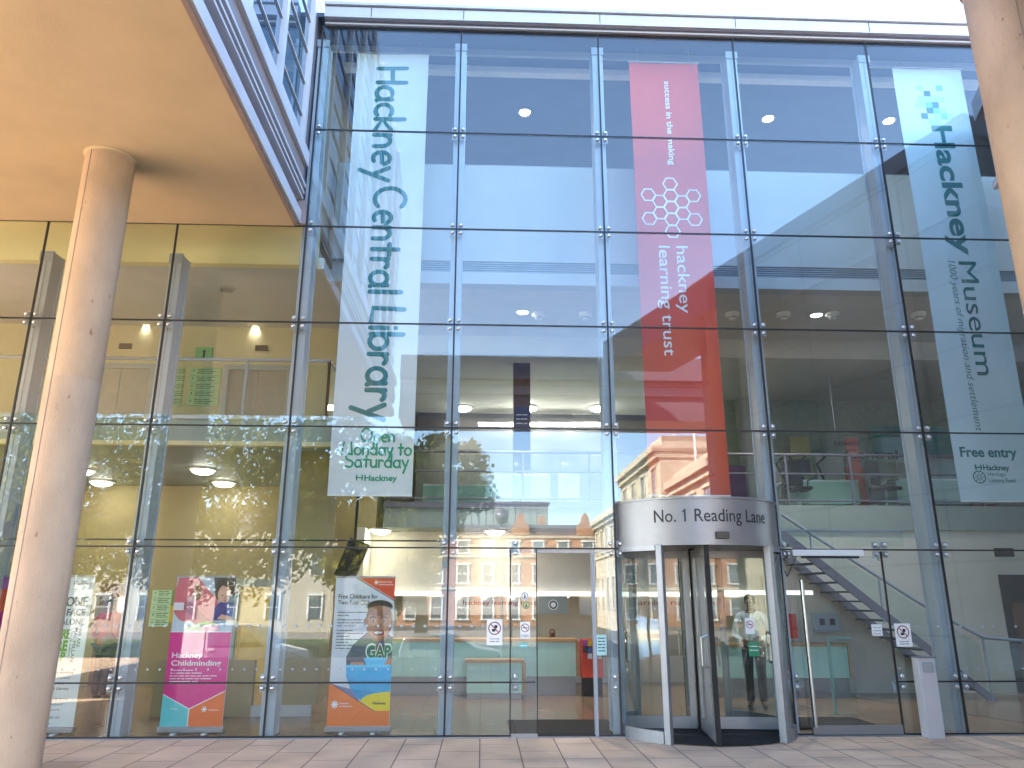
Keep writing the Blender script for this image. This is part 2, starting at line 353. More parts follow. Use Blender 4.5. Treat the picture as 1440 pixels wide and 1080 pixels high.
struct(m.build('road_marking', M['white_p']))
g = MB(); g.add([(-400,1,-.4),(400,1,-.4),(400,400,-.4),(-400,400,-.4)], [(0,1,2,3)]); struct(g.build('ground', M['asphalt']))

# ================================================================== LIBRARY
XS = [-8.56, -6.63, -4.705, -2.76, -.46, 1.84, 4.14, 6.44, 8.74, 11.04, 13.34]
ZS = [0.0, .665, 2.391, 4.075, 5.649, 7.22, 8.925, 10.903]
lib = thing('library_building', (0,0,0), 'modern library with white galleries and grey ceilings behind the glass front', 'building')
bx('interior_floor', M['tile'], lib, -14,14,.08,14,-.3,.003)
bx('threshold', M['alu'], lib, -14,14,-.06,.08,-.3,.012)
bx('roof', M['ceil_top'], lib, -2.95,14,.031,14,11.12,11.2)
bx('back_wall', M['grey_w'], lib, -14,14,14,14.3,-.3,11.12)
bx('side_wall', M['white'], lib, 13.6,14,.1,14,0,11.12)
bx('side_wall', M['cream'], lib, -14,-13.6,.1,14,0,7.6)
bx('sun_block_mass', M['panel'], lib, -14,-3.45,.04,2.2,11.21,22)  # unseen mass added above the roof to keep sun off the forecourt
bx('sun_block_mass', M['panel'], lib, -14,-4.6,2.21,12,11.21,22)
bx('upper_side_wall', M['grey_w'], lib, -14,-2.80,.46,12,7.76,11.12)
bx('upper_side_wall', M['trim_d'], lib, -3.4,-2.87,.03,.459,7.76,11.12)
# roof edge with its stepped cladding
bx('roof_bulkhead', M['white'], lib, -2.79,13.6,.70,.76,11.0,11.12)
bx('ceiling_track', M['white_s'], lib, -2.6,13.6,1.05,1.2,10.93,11.05)
for i, (y0, z0, z1, m) in enumerate([(-.05,10.915,10.95,'trim'), (-.10,10.95,10.97,'trim_d'), (-.15,10.97,11.17,'trim'), (-.12,11.17,11.185,'trim_d'), (-.19,11.185,11.245,'trim')]):
    bx('roof_edge_cladding', M[m], lib, -2.72,14,y0,.03,z0+.001*i,z1)
for x in (-1.95, -.42, 1.86, 4.16, 6.46, 8.7): bx('cladding_joint', M['dark'], lib, x-.006,x+.006,-.154,-.14,10.99,11.168)
# level two: white gallery front with a slotted grille, flat ceiling underneath
GY = 1.6
up = MB(); up.box(-2.7,13.6,GY,GY+.25,7.43,9.33); up.box(-2.7,13.6,GY,GY+.25,7.0,7.22); up.box(-2.7,13.6,GY+.12,GY+.25,7.22,7.43); up.build('gallery_front', M['white'], lib)
sl = MB()
for k in range(5): sl.box(-1.9,13.6,GY+.02,GY+.1,7.235+k*.04,7.25+k*.04)
sl.build('ventilation_grille', M['steel'], lib)
bx('gallery_rail', M['alu'], lib, -2.7,13.6,GY+.08,GY+.13,9.36,9.40)
for k in range(9): bx('rail_stud', M['alu'], lib, -2.2+k*1.9,-2.18+k*1.9,GY+.09,GY+.12,9.33,9.37)
bx('gallery_floor', M['ceil'], lib, -2.7,13.6,GY+.25,13.9,7.0,7.22)
wp = MB(); wp.box(-2.7,13.6,7.5,7.7,7.22,11.12); wp.build('upper_rear_wall', M['grey_w'], lib)
bx('ceiling_beam', M['ceil'], lib, -2.6,13.6,4.3,4.9,6.6,7.0)
# level one in the middle and to the right
bx('first_floor_slab', M['fascia'], lib, -1.95,13.6,4.5,13.9,3.06,3.55)
bx('first_floor_edge', M['trim_d'], lib, -1.95,5.75,4.46,4.5,3.44,3.56)
bx('stair_wall', M['grey_w'], lib, 5.75,13.6,4.56,4.75,0,3.44)
bx('rear_wall', M['shadow_w'], lib, -1.95,13.6,11.2,11.4,3.55,7.0)
# ground floor: recess over the reception with a white shelf light
bx('reception_bulkhead', M['grey_w'], lib, -2.3,5.75,5.5,5.7,1.86,3.06)
bx('light_shelf', M['shelf_lit'], lib, -2.3,5.75,5.36,5.7,1.77,1.858)
bx('reception_back_wall', M['grey_w'], lib, -2.3,5.75,6.5,6.7,0,3.06)
bx('side_wall', M['grey_w'], lib, 5.6,5.75,4.75,6.5,0,3.06)
bx('side_wall', M['grey_w'], lib, -2.45,-2.3,4.5,8,0,3.06)
# lift lobby on the left
bx('lobby_slab', M['fascia'], lib, -13.6,-2.36,1.0,7.9,4.05,4.46)
bx('slab_edge_strip', M['white'], lib, -13.6,-2.36,.96,1.0,4.39,4.45)
bx('slab_edge_strip', M['cream'], lib, -13.6,-2.36,1.0,1.12,3.98,4.05)
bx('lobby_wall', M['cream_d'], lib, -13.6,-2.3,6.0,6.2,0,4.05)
bx('lobby_wall', M['cream'], lib, -13.6,-2.36,4.0,4.2,4.46,7.0)
bx('lobby_ceiling', M['ceil'], lib, -13.6,-2.7,1.1,13.9,7.0,7.2)
bx('lobby_bulkhead', M['yellow_w'], lib, -13.6,-2.80,.95,1.1,7.0,7.75)
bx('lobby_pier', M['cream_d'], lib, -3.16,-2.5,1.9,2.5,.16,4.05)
bx('pier_base', M['white'], lib, -3.46,-2.56,1.84,1.9,.0,.16)
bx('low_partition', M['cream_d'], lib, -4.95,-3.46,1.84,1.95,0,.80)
bx('rear_lobby_return', M['white'], lib, -2.36,-2.3,1.0,6.0,3.75,4.46)

def lift(x0, x1, y, z0, h, label):
    d = MB(); d.box(x0,(x0+x1)/2-.004,y-.03,y,z0,z0+h); d.box((x0+x1)/2+.004,x1,y-.03,y,z0,z0+h)
    o = d.build('lift_door', M['alu'], lib); o['label'] = label
    f = MB(); f.box(x0-.12,x0,y-.07,y,z0,z0+h+.1); f.box(x1,x1+.12,y-.07,y,z0,z0+h+.1); f.box(x0,x1,y-.07,y,z0+h,z0+h+.1); f.build('frame', M['steel'], o)
    MB().box((x0+x1)/2-.12,(x0+x1)/2+.12,y-.03,y,z0+h+.42,z0+h+.53).build('indicator', M['dark'], o)
lift(-5.06,-3.92,4.0,4.46,1.62,'grey pair of lift doors nearest the glass corner')
lift(-7.75,-6.6,4.0,4.46,1.62,'grey pair of lift doors behind the concrete column')
# ground doors
d = MB(); d.box(-5.05,-4.15,5.97,6.0,0,1.95); o = d.build('lift_door', mat('warm_lit_door_colour', (.62,.45,.10), .35, .3, .1), lib); o['label'] = 'lift door coloured yellow as if warmly lit, behind the pink banner'  # yellow base colour stands in for warm light on the door
f = MB(); f.box(-5.2,-5.05,5.9,6.0,0,1.95); f.box(-4.15,-4.0,5.9,6.0,0,1.95); f.box(-5.2,-4.0,5.9,6.0,1.95,2.1); f.build('frame', M['fascia'], o)
d = MB(); d.box(-7.9,-6.95,5.97,6.0,0,2.0); o = d.build('lobby_door', M['wood_d'], lib); o['label'] = 'brown timber door with a small lit window'
MB().box(-7.5,-7.25,5.95,5.97,1.45,1.72).build('vision_panel', M['lamp_w'], o)
d = MB(); d.box(10.3,13,4.54,4.56,0,2.2); d.build('opening_shade_panel', M['dark'], lib)  # near-black sheet on the wall stands in for the shade of an opening
bx('timber_panel', M['wood_d'], lib, 10.45,12.8,4.45,4.53,.0,1.66)
bx('wall_vent', M['dark'], lib, 10.3,10.7,4.54,4.56,2.55,2.72)
# pillar in the gallery
bx('pillar', M['wood_d'], lib, .67,1.05,6.0,6.4,3.55,7.0)
bx('pillar', M['white'], lib, 5.3,5.5,6.0,6.2,3.55,7.0)
bx('pillar', M['white'], lib, 6.9,7.2,9.0,9.3,3.55,7.0)
# colourful wall panels at the back of the first floor
for i, (x0, x1, z0, z1, c) in enumerate([(5.5,6.1,3.55,5.1,(.45,.45,.12)), (6.3,6.9,3.55,5.1,(.20,.04,.25)), (8.2,8.7,3.6,5.9,(.5,.5,.2)), (9.6,10.1,3.55,5.1,(.60,.08,.02)), (10.4,12.9,5.4,6.2,(.03,.30,.34)), (12.9,13.5,3.55,5.8,(.20,.02,.05))]):
    p = bx('wall_panel', mat('wall_panel_paint', c, .5), lib, x0,x1,8.9,8.96,z0,z1)
bx('green_partition', mat('pale_green_paint', (.30,.40,.33), .6), lib, 4.9,13.5,9.3,9.4,3.55,7.0)
for x in (5.3, 7.5, 9.0, 11.2): bx('window', M['white_s'], lib, x,x+.75,9.27,9.3,4.6,5.5)

# --------------------------------------------------------- glass front
gf = thing('glass_facade', (0,0,0), 'frameless glass curtain wall with bolted joints across the whole front', 'glass wall')
def pane(x0, x1, z0, z1, y=0.0, name='glass_pane', parent=gf, gap=.012):
    return bx(name, M['glass'], parent, x0+gap,x1-gap,y,y+.02,z0+gap,z1-gap)
for i in range(len(XS)-2):
    x0, x1 = XS[i], XS[i+1]
    for k in range(7):
        z0, z1 = ZS[k], ZS[k+1]
        if x1 <= -2.7 and k >= 5: continue
        if i == 4 and k < 2: x1 = .39
        if i == 5 and k < 2: continue
        if i == 5 and k == 2: z0 = 3.03
        if i == 6 and k < 2: x0 = 5.58
        pane(x0, x1, z0, z1)
        x0, x1 = XS[i], XS[i+1]
pane(1.53,1.86,0,2.391)
sl1 = pane(.40,.74,.02,2.391,-.05,'sliding_door'); sl1['label'] = 'sliding glass leaf pushed half open'
MB().box(.40,.74,-.055,-.025,.0,.05).build('bottom_rail', M['alu'], sl1)
MB().box(.735,.748,-.055,-.025,.05,2.38).build('edge_seal', M['seal'], sl1)
bx('door_track', M['alu'], gf, .38,1.86,.02,.12,2.33,2.40)
bx('door_jamb', M['steel_side'], gf, 1.5,1.54,-.01,.1,0,2.33)
# black joints
for i, x in enumerate(XS[:-1]):
    top = 7.21 if x < -2.8 else 10.9
    z0 = {5: 0, 6: 0}.get(i, 0)
    bx('glazing_seal', M['seal'], gf, x-.012,x+.012,-.004,.024,z0,top)
for k, z in enumerate(ZS[1:-1]):
    left = -2.76 if z > 7.3 else -10.4
    segs = [(left, 13.3)]
    if k == 0: segs = [(left, .72), (5.58, 13.3)]
    if k == 1: segs = [(left, 1.86), (4.14, 13.3)]
    for a, b in segs: bx('glazing_seal', M['seal'], gf, a,b,-.005,.023,z-.010,z+.010)
bx('glazing_seal', M['seal'], gf, -10.4,13.3,-.003,.022,.012,.03)
bx('glazing_seal', M['seal'], gf, -2.76,13.3,-.003,.022,10.89,10.915)
bx('glazing_seal', M['seal'], gf, 5.565,5.585,-.004,.022,.03,2.37)
bx('glazing_seal', M['seal'], gf, .38,.395,-.004,.022,.03,2.37)
bx('tie_bar', M['seal'], gf, -10.4,-.5,.03,.045,2.475,2.495)
# steel posts
for i, x in enumerate(XS[:-1]):
    top = 6.78 if x < -2.8 else 10.74
    if x == XS[3]: top = 10.74
    p = MB(); p.box(x-.09,x+.09,.12,.16,.0,top); p.box(x-.075,x+.075,.16,.40,.0,top); p.box(x-.09,x+.09,.40,.44,0,top)
    po = p.build('steel_post', M['steel'], gf, .006)
    s_ = MB(); s_.box(x-.012,x+.012,.112,.12,.02,top-.1); s_.box(x-.10,x+.10,.10,.13,top-.16,top-.02); s_.build('post_rib', M['steel_side'], po)
# bolted fittings
def fitting_mb(x, z, parts=(1,1,1,1)):
    m = MB(); e = .065
    for (sx, sz), on in zip(((-1,1),(1,1),(-1,-1),(1,-1)), parts):
        if not on: continue
        cx, cz = x+sx*e, z+sz*e
        m.m = 0; m.box(cx-.045,cx+.045,.025,.035,cz-.045,cz+.045)
        m.m = 1; m.smooth = True
        ax = [(cx,-.03,cz),(cx,-.026,cz),(cx,-.012,cz),(cx,.0,cz)]
        m.tube(ax, [.012,.022,.027,.03], 12); m.smooth = False
        m.m = 0; m.tube([(cx,.03,cz),(x+sx*.02,.13,z+sz*.02)], .014, 6)
    m.m = 0; m.tube([(x,.12,z-.02),(x,.085,z-.14)], .016, 8)
    return m
for i, x in enumerate(XS[:-1]):
    for k, z in enumerate(ZS[1:-1]):
        if x < -2.8 and k > 3: continue
        if i == 5 and k == 0: parts = (1,0,1,0)
        elif i == 6 and k == 0: parts = (0,1,0,1)
        else: parts = (1,1,1,1)
        if x == XS[3] and k >= 4: parts = (0,1,0,1)
        fitting_mb(x, z, parts).build('spider_fitting', [M['steel'], M['inox']], gf)
for x, z, pt in [(.39,.665,(0,1,0,1)), (.39,2.391,(0,1,0,1)), (5.575,2.391,(1,1,1,1)), (5.575,.665,(0,1,0,1)), (4.2,2.391,(0,0,0,1))]:
    fitting_mb(x, z, pt).build('spider_fitting', [M['steel'], M['inox']], gf)
# rows of pale dots on the lower panes
dm = MB()
for a, b in ((-8.5,.36), (5.62,13.2)):
    x = a
    while x < b:
        for z in (1.37, .83): disc(dm, (x,-.0015,z), .019 if z > 1 else .014, t=.001, k=10)
        x += .155
dots = dm.build('marking_dots', M['steel'], gf); dots['kind'] = 'stuff'
# swing door
sw = bx('swing_door', M['glass'], gf, 4.22,5.56,-.005,.012,.13,2.30); sw['label'] = 'single glass door with a full height bar handle'
MB().box(4.36,5.56,-.02,.025,.02,.13).build('bottom_rail', M['brushed'], sw)
h = MB(); h.tube([(4.37,-.1,.12),(4.37,-.1,1.98)], .021, 14); h.tube([(4.37,-.1,.35),(4.37,0,.35)], .012, 8); h.tube([(4.37,-.1,1.75),(4.37,0,1.75)], .012, 8)
h.build('handle', M['inox'], sw)
MB().box(4.345,4.36,-.09,-.07,.12,1.98).build('handle_shadow_gap', M['black'], sw)
c = MB(); c.box(4.3,5.30,-.06,.0,2.30,2.385); c.build('door_closer', M['white_s'], sw, .005)
MB().box(4.42,5.22,-.075,-.02,2.27,2.30).build('sensor_bar', M['black'], sw)
q = MB(); q.tube([(4.36,-.02,2.3)]+[(4.36-.16*math.sin(math.pi*t/12)-.0*t,-.03,2.3-.28*math.sin(math.pi*t/12)**1.0+ .0) for t in range(1,7)]+[(4.17,-.03,2.1)], .007, 6); q.build('cable', M['black'], sw)
# glass canopy beam behind the door head
bx('transom_beam', M['glass_in'], gf, 4.14,6.2,.5,.52,2.47,2.68)
bx('transom_rail', M['steel_side'], gf, 4.14,6.2,.48,.54,2.68,2.71)

# --------------------------------------------------------- revolving door
RX, RY, RR = 3.02, .45, 1.2
rd = thing('revolving_door', (RX,RY,0), 'brushed steel revolving door with black brush edged leaves and lettered drum', 'revolving door')
dr = MB(); dr.smooth = True
dr.lathe([(RR,2.42),(RR,3.0)], (RX,RY,0), 72); dr.lathe([(RR+.015,2.40),(RR+.015,2.425)], (RX,RY,0), 72); dr.smooth = False
dr.lathe([(.001,3.0),(RR+.012,3.0),(RR+.012,3.025),(.001,3.03)], (RX,RY,0), 72)
dr.lathe([(RR,2.42),(.001,2.42)], (RX,RY,0), 72); dr.lathe([(RR+.015,2.40),(RR-.06,2.40),(RR-.06,2.42)], (RX,RY,0), 72)
dr.build('drum', M['brushed'], rd)
MB().lathe([(RR+.002,3.002),(RR+.018,3.004),(RR+.018,3.022),(RR+.002,3.024)], (RX,RY,0), 72).build('drum_cap', M['alu'], rd)
MB().box(RX-.0,RX+.17,RY-RR-.05,RY-RR+.03,2.475,2.565).build('motion_sensor', M['black'], rd, .008)
ft = MB()
vs, fs = text_mesh('No. 1 Reading Lane', .004)
x0 = min(p.x for p in vs); x1 = max(p.x for p in vs); a0, a1 = R(-111), R(-42)
ca, cb = at(923,720,RY-1.1), at(1076,730,RY-.95)
a0 = math.atan2(-1, .0)-math.asin((RX-ca.x)/RR); a1 = math.atan2(-1,0)+math.asin((cb.x-RX)/RR)
ft.add([(RX+(RR+.004)*math.cos(a0+(a1-a0)*(p.x-x0)/(x1-x0)), RY+(RR+.004)*math.sin(a0+(a1-a0)*(p.x-x0)/(x1-x0)), 2.70+p.y*.17/.72) for p in vs], fs)
ft.build('lettering', M['ink'], rd)
def pol(a, r=RR): return (RX+r*math.cos(R(a)), RY+r*math.sin(R(a)))
AL, AR = -125, -49        # the street opening
for aa in (AL, AR, 125, 55):
    p = MB(); cx, cy_ = pol(aa); t = Vector((-math.sin(R(aa)), math.cos(R(aa)), 0)); n = Vector((math.cos(R(aa)), math.sin(R(aa)), 0))
    p.prism([(-.042,-.05),(.042,-.05),(.042,.05),(-.042,.05)], (cx,cy_,.0), t, n, (0,0,1), 2.41)
    p.build('door_post', M['alu'], rd, .008)
def curved(a_from, a_to):
    p = MB(); p.smooth = True; n = 24
    vs = []
    for i in range(n+1):
        a = a_from+(a_to-a_from)*i/n
        for r, z in ((RR-.01,.14),(RR-.01,2.40),(RR+.008,2.40),(RR+.008,.14)): x, y = pol(a, r); vs.append((x,y,z))
    fs = []
    for i in range(n):
        for k in range(4): fs.append((4*i+k, 4*i+(k+1) % 4, 4*i+4+(k+1) % 4, 4*i+4+k))
    p.add(vs, fs); p.build('curved_glass', M['glass'], rd)
    b = MB(); b.lathe([(RR+.02,.0),(RR+.02,.14),(RR-.03,.14),(RR-.03,0)], (RX,RY,0), 24, R(a_from), R(a_to)); b.build('base_rail', M['alu'], rd)
    b = MB(); b.lathe([(RR+.016,2.34),(RR+.016,2.40),(RR-.03,2.40),(RR-.03,2.34)], (RX,RY,0), 24, R(a_from), R(a_to)); b.build('head_rail', M['alu'], rd)
curved(-128, -232); curved(-46, 52)
for a in (180, 0):
    x, y = pol(a, RR-.01); MB().tube([(x,y,0),(x,y,2.4)], .03, 10).build('door_post', M['alu'], rd)
MB().tube([(RX,RY,0),(RX,RY,2.42)], .045, 16).build('centre_shaft', M['rubber'], rd)
for k in range(4):
    a = R(-96+90*k); d = Vector((math.cos(a), math.sin(a), 0)); n = Vector((-d.y, d.x, 0)); o0 = Vector((RX,RY,.03))
    f = MB()
    for u0, u1, z0, z1 in ((.06,.15,0,2.36),(1.05,1.14,0,2.36),(.15,1.05,0,.15),(.15,1.05,2.26,2.36)):
        f.prism([(u0,z0),(u1,z0),(u1,z1),(u0,z1)], o0-n*.025, d, (0,0,1), n, .05)
    fo = f.build('door_leaf', M['alu'], rd, .004)
    MB().prism([(.15,.15),(1.05,.15),(1.05,2.26),(.15,2.26)], o0-n*.006, d, (0,0,1), n, .012).build('leaf_glass', M['glass_in'], fo)
    MB().prism([(1.14,-.02),(1.185,-.02),(1.185,2.38),(1.14,2.38)], o0-n*.03, d, (0,0,1), n, .06).build('brush_strip', M['rubber'], fo)
    hb = MB()
    for s in (-1, 1):
        q = o0+n*s*.025
        hb.tube([q+d*.98+Vector((0,0,.85)), q+d*.98+n*s*.08+Vector((0,0,.88)), q+d*.98+n*s*.08+Vector((0,0,1.22)), q+d*.98+Vector((0,0,1.25))], .013, 8)
    hb.build('handle', M['inox'], fo)
dmx = MB(); dmx.lathe([(.001,.018),(RR-.04,.018)], (RX,RY,0), 48); dmx.build('floor_mat', M['rubber'], rd)

# --------------------------------------------------------- overhanging wing, canopy and columns
wg = thing('office_wing', (-2.85,-6,7.2), 'overhanging wing with tan soffit, grey cladding edge and blue windows', 'building')
bx('soffit', M['soffit'], wg, -17.0,-2.93,-12.6,-.03,7.2,7.3)
bx('soffit_edge', M['trim_b'], wg, -2.93,-2.87,-12.6,-.06,7.19,7.31)
bx('upper_wall', M['panel'], wg, -16.9,-3.05,-12.5,-.05,7.3,16)
prof = [(-2.83,7.22,7.42,'trim'), (-2.945,7.42,7.63,'trim_d'), (-2.83,7.63,7.67,'trim'), (-2.88,7.67,7.72,'dark'), (-2.815,7.72,7.76,'trim'), (-2.87,7.76,7.83,'trim_d'), (-2.80,7.83,7.88,'trim'), (-2.84,7.88,8.0,'trim_d'), (-2.85,8.0,8.2,'trim_b'), (-2.79,8.2,8.45,'trim')]
for i, (x, z0, z1, m) in enumerate(prof): bx('edge_cladding', M[m], wg, -3.05,x,-12.6,-.06,z0,z1-.001)
bx('corner_cover', M['trim_b'], wg, -2.9,-2.765,-.1,-.03,7.21,7.6)
M['win'] = mat('coated_blue_window_glass', (.16,.24,.33), .03, .7, .05, 1, spec=.8)
for b in range(9):
    y1 = -.06-b*1.42; y0 = y1-1.42
    f = MB()
    f.box(-3.0,-2.87,y1-.11,y1,8.45,16); f.box(-3.0,-2.88,y0+.001,y1-.111,8.451,8.50)
    for k in range(1, 13):
        z = 8.47+k*.59; f.box(-2.95,-2.915,y0,y1-.11,z-.012,z+.012)
    fo = f.build('window_frame', M['trim'], wg)
    MB().box(-3.0,-2.94,y0+.003,y1-.134,8.46,15.95).build('window_glass', M['win'], fo)
cn = thing('entrance_canopy', (2,-13.6,7.2), 'dark grey canopy beam bridging the forecourt high behind the viewer', 'canopy')
for i, (y1, z0, z1, m) in enumerate([(-12.75,7.2,7.62,'trim_d'), (-12.95,7.62,8.05,'trim_d'), (-12.85,8.05,8.5,'panel'), (-12.6,8.5,8.75,'trim_d'), (-12.66,8.75,9.28,'trim_d')]):
    bx('canopy_fascia', M[m], cn, -2.7,9.0,-14.6,y1,z0+.001,z1)
rw = thing('side_wing', (8,-4,0), 'dark panelled wing closing the right side of the forecourt', 'building')
p0 = Vector((8.1,-.25,0)); p1 = Vector((5.5,-7.5,0)); d = (p1-p0).normalized(); n = Vector((-d.y, d.x, 0)); n = n if n.x > 0 else -n
q = MB(); q.prism([(0,0),((p1-p0).length,0),((p1-p0).length,8),(0,8)], p0, d, n, (0,0,1), 9.3); q.build('panelled_wall', M['panel'], rw)
q = MB(); q.prism([(-.1,-.12),((p1-p0).length+.1,-.12),((p1-p0).length+.1,8),(-.1,8)], p0+Vector((0,0,9.3)), d, n, (0,0,1), .35); q.build('roof_edge', M['trim_d'], rw)
q = MB(); q.prism([(-.05,-.06),((p1-p0).length+.05,-.06),((p1-p0).length+.05,8),(-.05,8)], p0+Vector((0,0,8.0)), d, n, (0,0,1), .12); q.build('wall_band', M['trim'], rw)

ev = MB(); ev.prism([(6.35,-4.45),(4.82,-4.45),(3.25,-9.0),(5.1,-9.0)], (0,0,7.7), (1,0,0), (0,1,0), (0,0,1), .82); ev.build('eave', M['trim_d'], rw)

def column(x, y, r, label, h=7.2):
    t = thing('concrete_column', (x,y,0), label, 'column')
    m = MB(); m.smooth = True; m.lathe([(r,0),(r,4.18),(r-.006,4.19),(r,4.20),(r,h)], (x,y,0), 64); m.build('shaft', M['conc'], t)
    s = MB(); a = R(-112)
    s.tube([(x+(r+.001)*math.cos(a), y+(r+.001)*math.sin(a), 0), (x+(r+.001)*math.cos(a), y+(r+.001)*math.sin(a), h)], .005, 6); s.build('casting_seam', M['trim_b'], t)
    c = MB(); c.lathe([(r+.03,h-.005),(r+.03,h),(r,h-.03)], (x,y,0), 48); c.build('sealant_ring', M['soffit'], t)
    return t
column(-4.88, -1.77, .29, 'tall round concrete column under the tan soffit')
column(5.10, -4.6, .32, 'pitted concrete column rising past the roof edge at the right', 7.7)

# ================================================================== HANGING BANNERS
BY = .55
def hanging(x0, x1, z0, z1, cloth, label, ph):
    t = thing('hanging_banner', ((x0+x1)/2, BY, z1), label, 'banner', None)
    def rip(x, z): return BY+.012*math.sin(z*1.1+ph)+.008*math.sin(x*5+z*.4+ph)
    m = MB(); m.smooth = True; nx, nz = 8, 60
    for side, dy in ((0, 0), (1, .004)):
        vs = [(x0+(x1-x0)*i/nx, rip(x0+(x1-x0)*i/nx, z0+(z1-z0)*k/nz)+dy, z0+(z1-z0)*k/nz) for k in range(nz+1) for i in range(nx+1)]
        fs = [(k*(nx+1)+i, k*(nx+1)+i+1, (k+1)*(nx+1)+i+1, (k+1)*(nx+1)+i) for k in range(nz) for i in range(nx)]
        m.add(vs, fs if side == 0 else [f[::-1] for f in fs])
    m.build('cloth', cloth, t)
    MB().tube([(x0-.02,BY+.003,z1+.005),(x1+.02,BY+.003,z1+.005)], .018, 8).build('top_rod', M['alu'], t)
    MB().tube([(x0,rip(x0,z0)+.003,z0),(x1,rip(x1,z0)+.003,z0)], .014, 8).build('bottom_rod', M['white_s'], t)
    c = MB()
    for x in (x0+.15, x1-.15): c.tube([(x,BY,z1),(x,BY,11.12)], .004, 5)
    c.build('hanging_wire', M['inox'], t)
    return t, (lambda p: Vector((p[0], rip(p[0], p[2])-.006, p[2])))
DN, RTV = (0,0,-1), (1,0,0)
# library banner
hb1, wp1 = hanging(-2.27,-1.04,3.17,10.84,M['cloth_w'],'long white hanging banner with teal handwriting down its length, left of three',0.3)
L = lambda px, py: at(px, py, BY)
m = MB()
def vline(mb, s, px_base, py0, py1, cap, r, hand=True, **k):
    a, b = L(px_base, py0), L(px_base, py1)
    if hand: handwrite(mb, s, (a.x, BY, a.z), DN, RTV, a.z-b.z, cap, r, **k)
    else: write(mb, s, (a.x, BY, a.z), DN, RTV, a.z-b.z, cap, **k)
vline(m, 'Hackney', 532, 96, 252, .50, .038, warp=wp1)
vline(m, 'Central', 528, 264, 412, .50, .038, warp=wp1)
vline(m, 'Library', 522, 432, 588, .52, .038, warp=wp1)
m.build('vertical_lettering', M['teal'], hb1)
m = MB()
for s, a0, a1, py in (('Open', 508, 555, 621), ('Monday to', 481, 578, 639.5), ('Saturday', 485, 573, 657)):
    a, b = L(a0, py), L(a1, py); handwrite(m, s, (a.x, BY, a.z), (1,0,0), (0,0,1), b.x-a.x, .20, .015, warp=wp1)
m.build('opening_days_lettering', M['green_ink'], hb1)
m = MB(); a, b = L(499, 676), L(556, 676)
council_logo(m, (a.x+.02, BY, a.z), .085, length=.48, warp=wp1, bold=.03); m.build('council_emblem', M['green_ink'], hb1)
# learning banner
hb2, wp2 = hanging(2.47,3.69,3.2,10.82,M['cloth_r'],'long red hanging banner with white honeycomb emblem above the revolving door',1.7)
m = MB()
vline(m, 'success in the making', 934, 114, 232, .10, 0, hand=False, bold=.012, warp=wp2)
vline(m, 'hackney', 951, 346, 440, .19, 0, hand=False, bold=.004, warp=wp2)
vline(m, 'learning trust', 926, 346, 500, .19, 0, hand=False, bold=.004, warp=wp2)
m.build('vertical_lettering', M['white_p'], hb2)
m = MB(); cA = L(944, 292); hd = (L(944,250).z-L(944,333).z)/5; rh = hd/math.sqrt(3)
cells = [(0,0)]+[(k*hd*math.sin(R(a)), k*hd*math.cos(R(a))) for k in (1, 2) for a in range(30, 390, 60)]
for cx, cz in cells:
    t = MB(); ring(t, (cA.x+cz, BY, cA.z+cx), rh*.86, rh*1.06, k=6, a0=0, t=0)
    m.add([wp2(p) for p in t.v], t.f)
m.build('honeycomb_emblem', M['white_p'], hb2)
# museum banner
hb3, wp3 = hanging(7.2,8.45,3.15,10.86,M['cloth_b'],'long pale blue hanging banner with bold teal lettering, rightmost of three',3.1)
m = MB()
vline(m, 'Hackney', 1311, 176, 358, .34, 0, hand=False, bold=.028, warp=wp3)
vline(m, 'Museum', 1347, 368, 527, .30, 0, hand=False, bold=.006, warp=wp3)
m.build('vertical_lettering', M['teal'], hb3)
m = MB(); vline(m, '1000 years of migration and settlement', 1332, 367, 606, .12, 0, hand=False, shear=.2, bold=-.008, warp=wp3)
m.build('slogan_lettering', M['teal'], hb3)
m = MB()
rows = ['.a..b', '.bcb.', 'a.c..', '.cacb', 'b.cc.', '.c.b.', '..b.c']
grid = [(0,0,'b'),(3,0,'c'),(1,1,'d'),(0,2,'a'),(2,2,'b'),(0,3,'a'),(1,3,'c'),(2,3,'d'),(3,2,'a'),(1,2,'b'),(-.6,3,'a'),(1,4,'d'),(2,4,'c'),(3,4,'b'),(0,5,'d'),(2,5,'a'),(3,5,'c'),(4,5,'b'),(1,6,'a'),(2,6,'b')]
o0 = L(1289, 119); sq = .115
for gx, gy, k in grid:
    m.m = {'a': 0, 'b': 0, 'c': 1, 'd': 2}[k]
    ps = [wp3((o0.x+gx*sq+dx*sq, BY, o0.z-gy*sq-dz*sq)) for dx, dz in ((0,1),(1,1),(1,0),(0,0))]
    m.add(ps, [(0,1,2,3)])
m.build('pixel_emblem', [M['teal_l'], M['teal_m'], M['teal']], hb3)
m = MB(); a, b = L(1351, 642), L(1433, 642)
write(m, 'Free entry', (a.x, BY, a.z), (1,0,0), (0,0,1), .90, .15, bold=.028, warp=wp3); m.build('entry_lettering', M['teal'], hb3)
m = MB(); a = L(1372, 661); council_logo(m, (a.x, BY, a.z), .085, length=.42, bold=.03, warp=wp3)
a = L(1377, 671)
for i in range(8):
    an = i*math.pi/4
    t = MB(); t.add([(a.x+.02*math.cos(an-.3),0,a.z+.02*math.sin(an-.3)),(a.x+.085*math.cos(an-.05),0,a.z+.085*math.sin(an-.05)),(a.x+.085*math.cos(an+.05),0,a.z+.085*math.sin(an+.05)),(a.x+.02*math.cos(an+.3),0,a.z+.02*math.sin(an+.3))], [(0,1,2,3)])
    m.add([wp3(p) for p in t.v], t.f)
t = MB(); ring(t, (a.x,BY,a.z), .085, .10, t=0); m.add([wp3(p) for p in t.v], t.f)
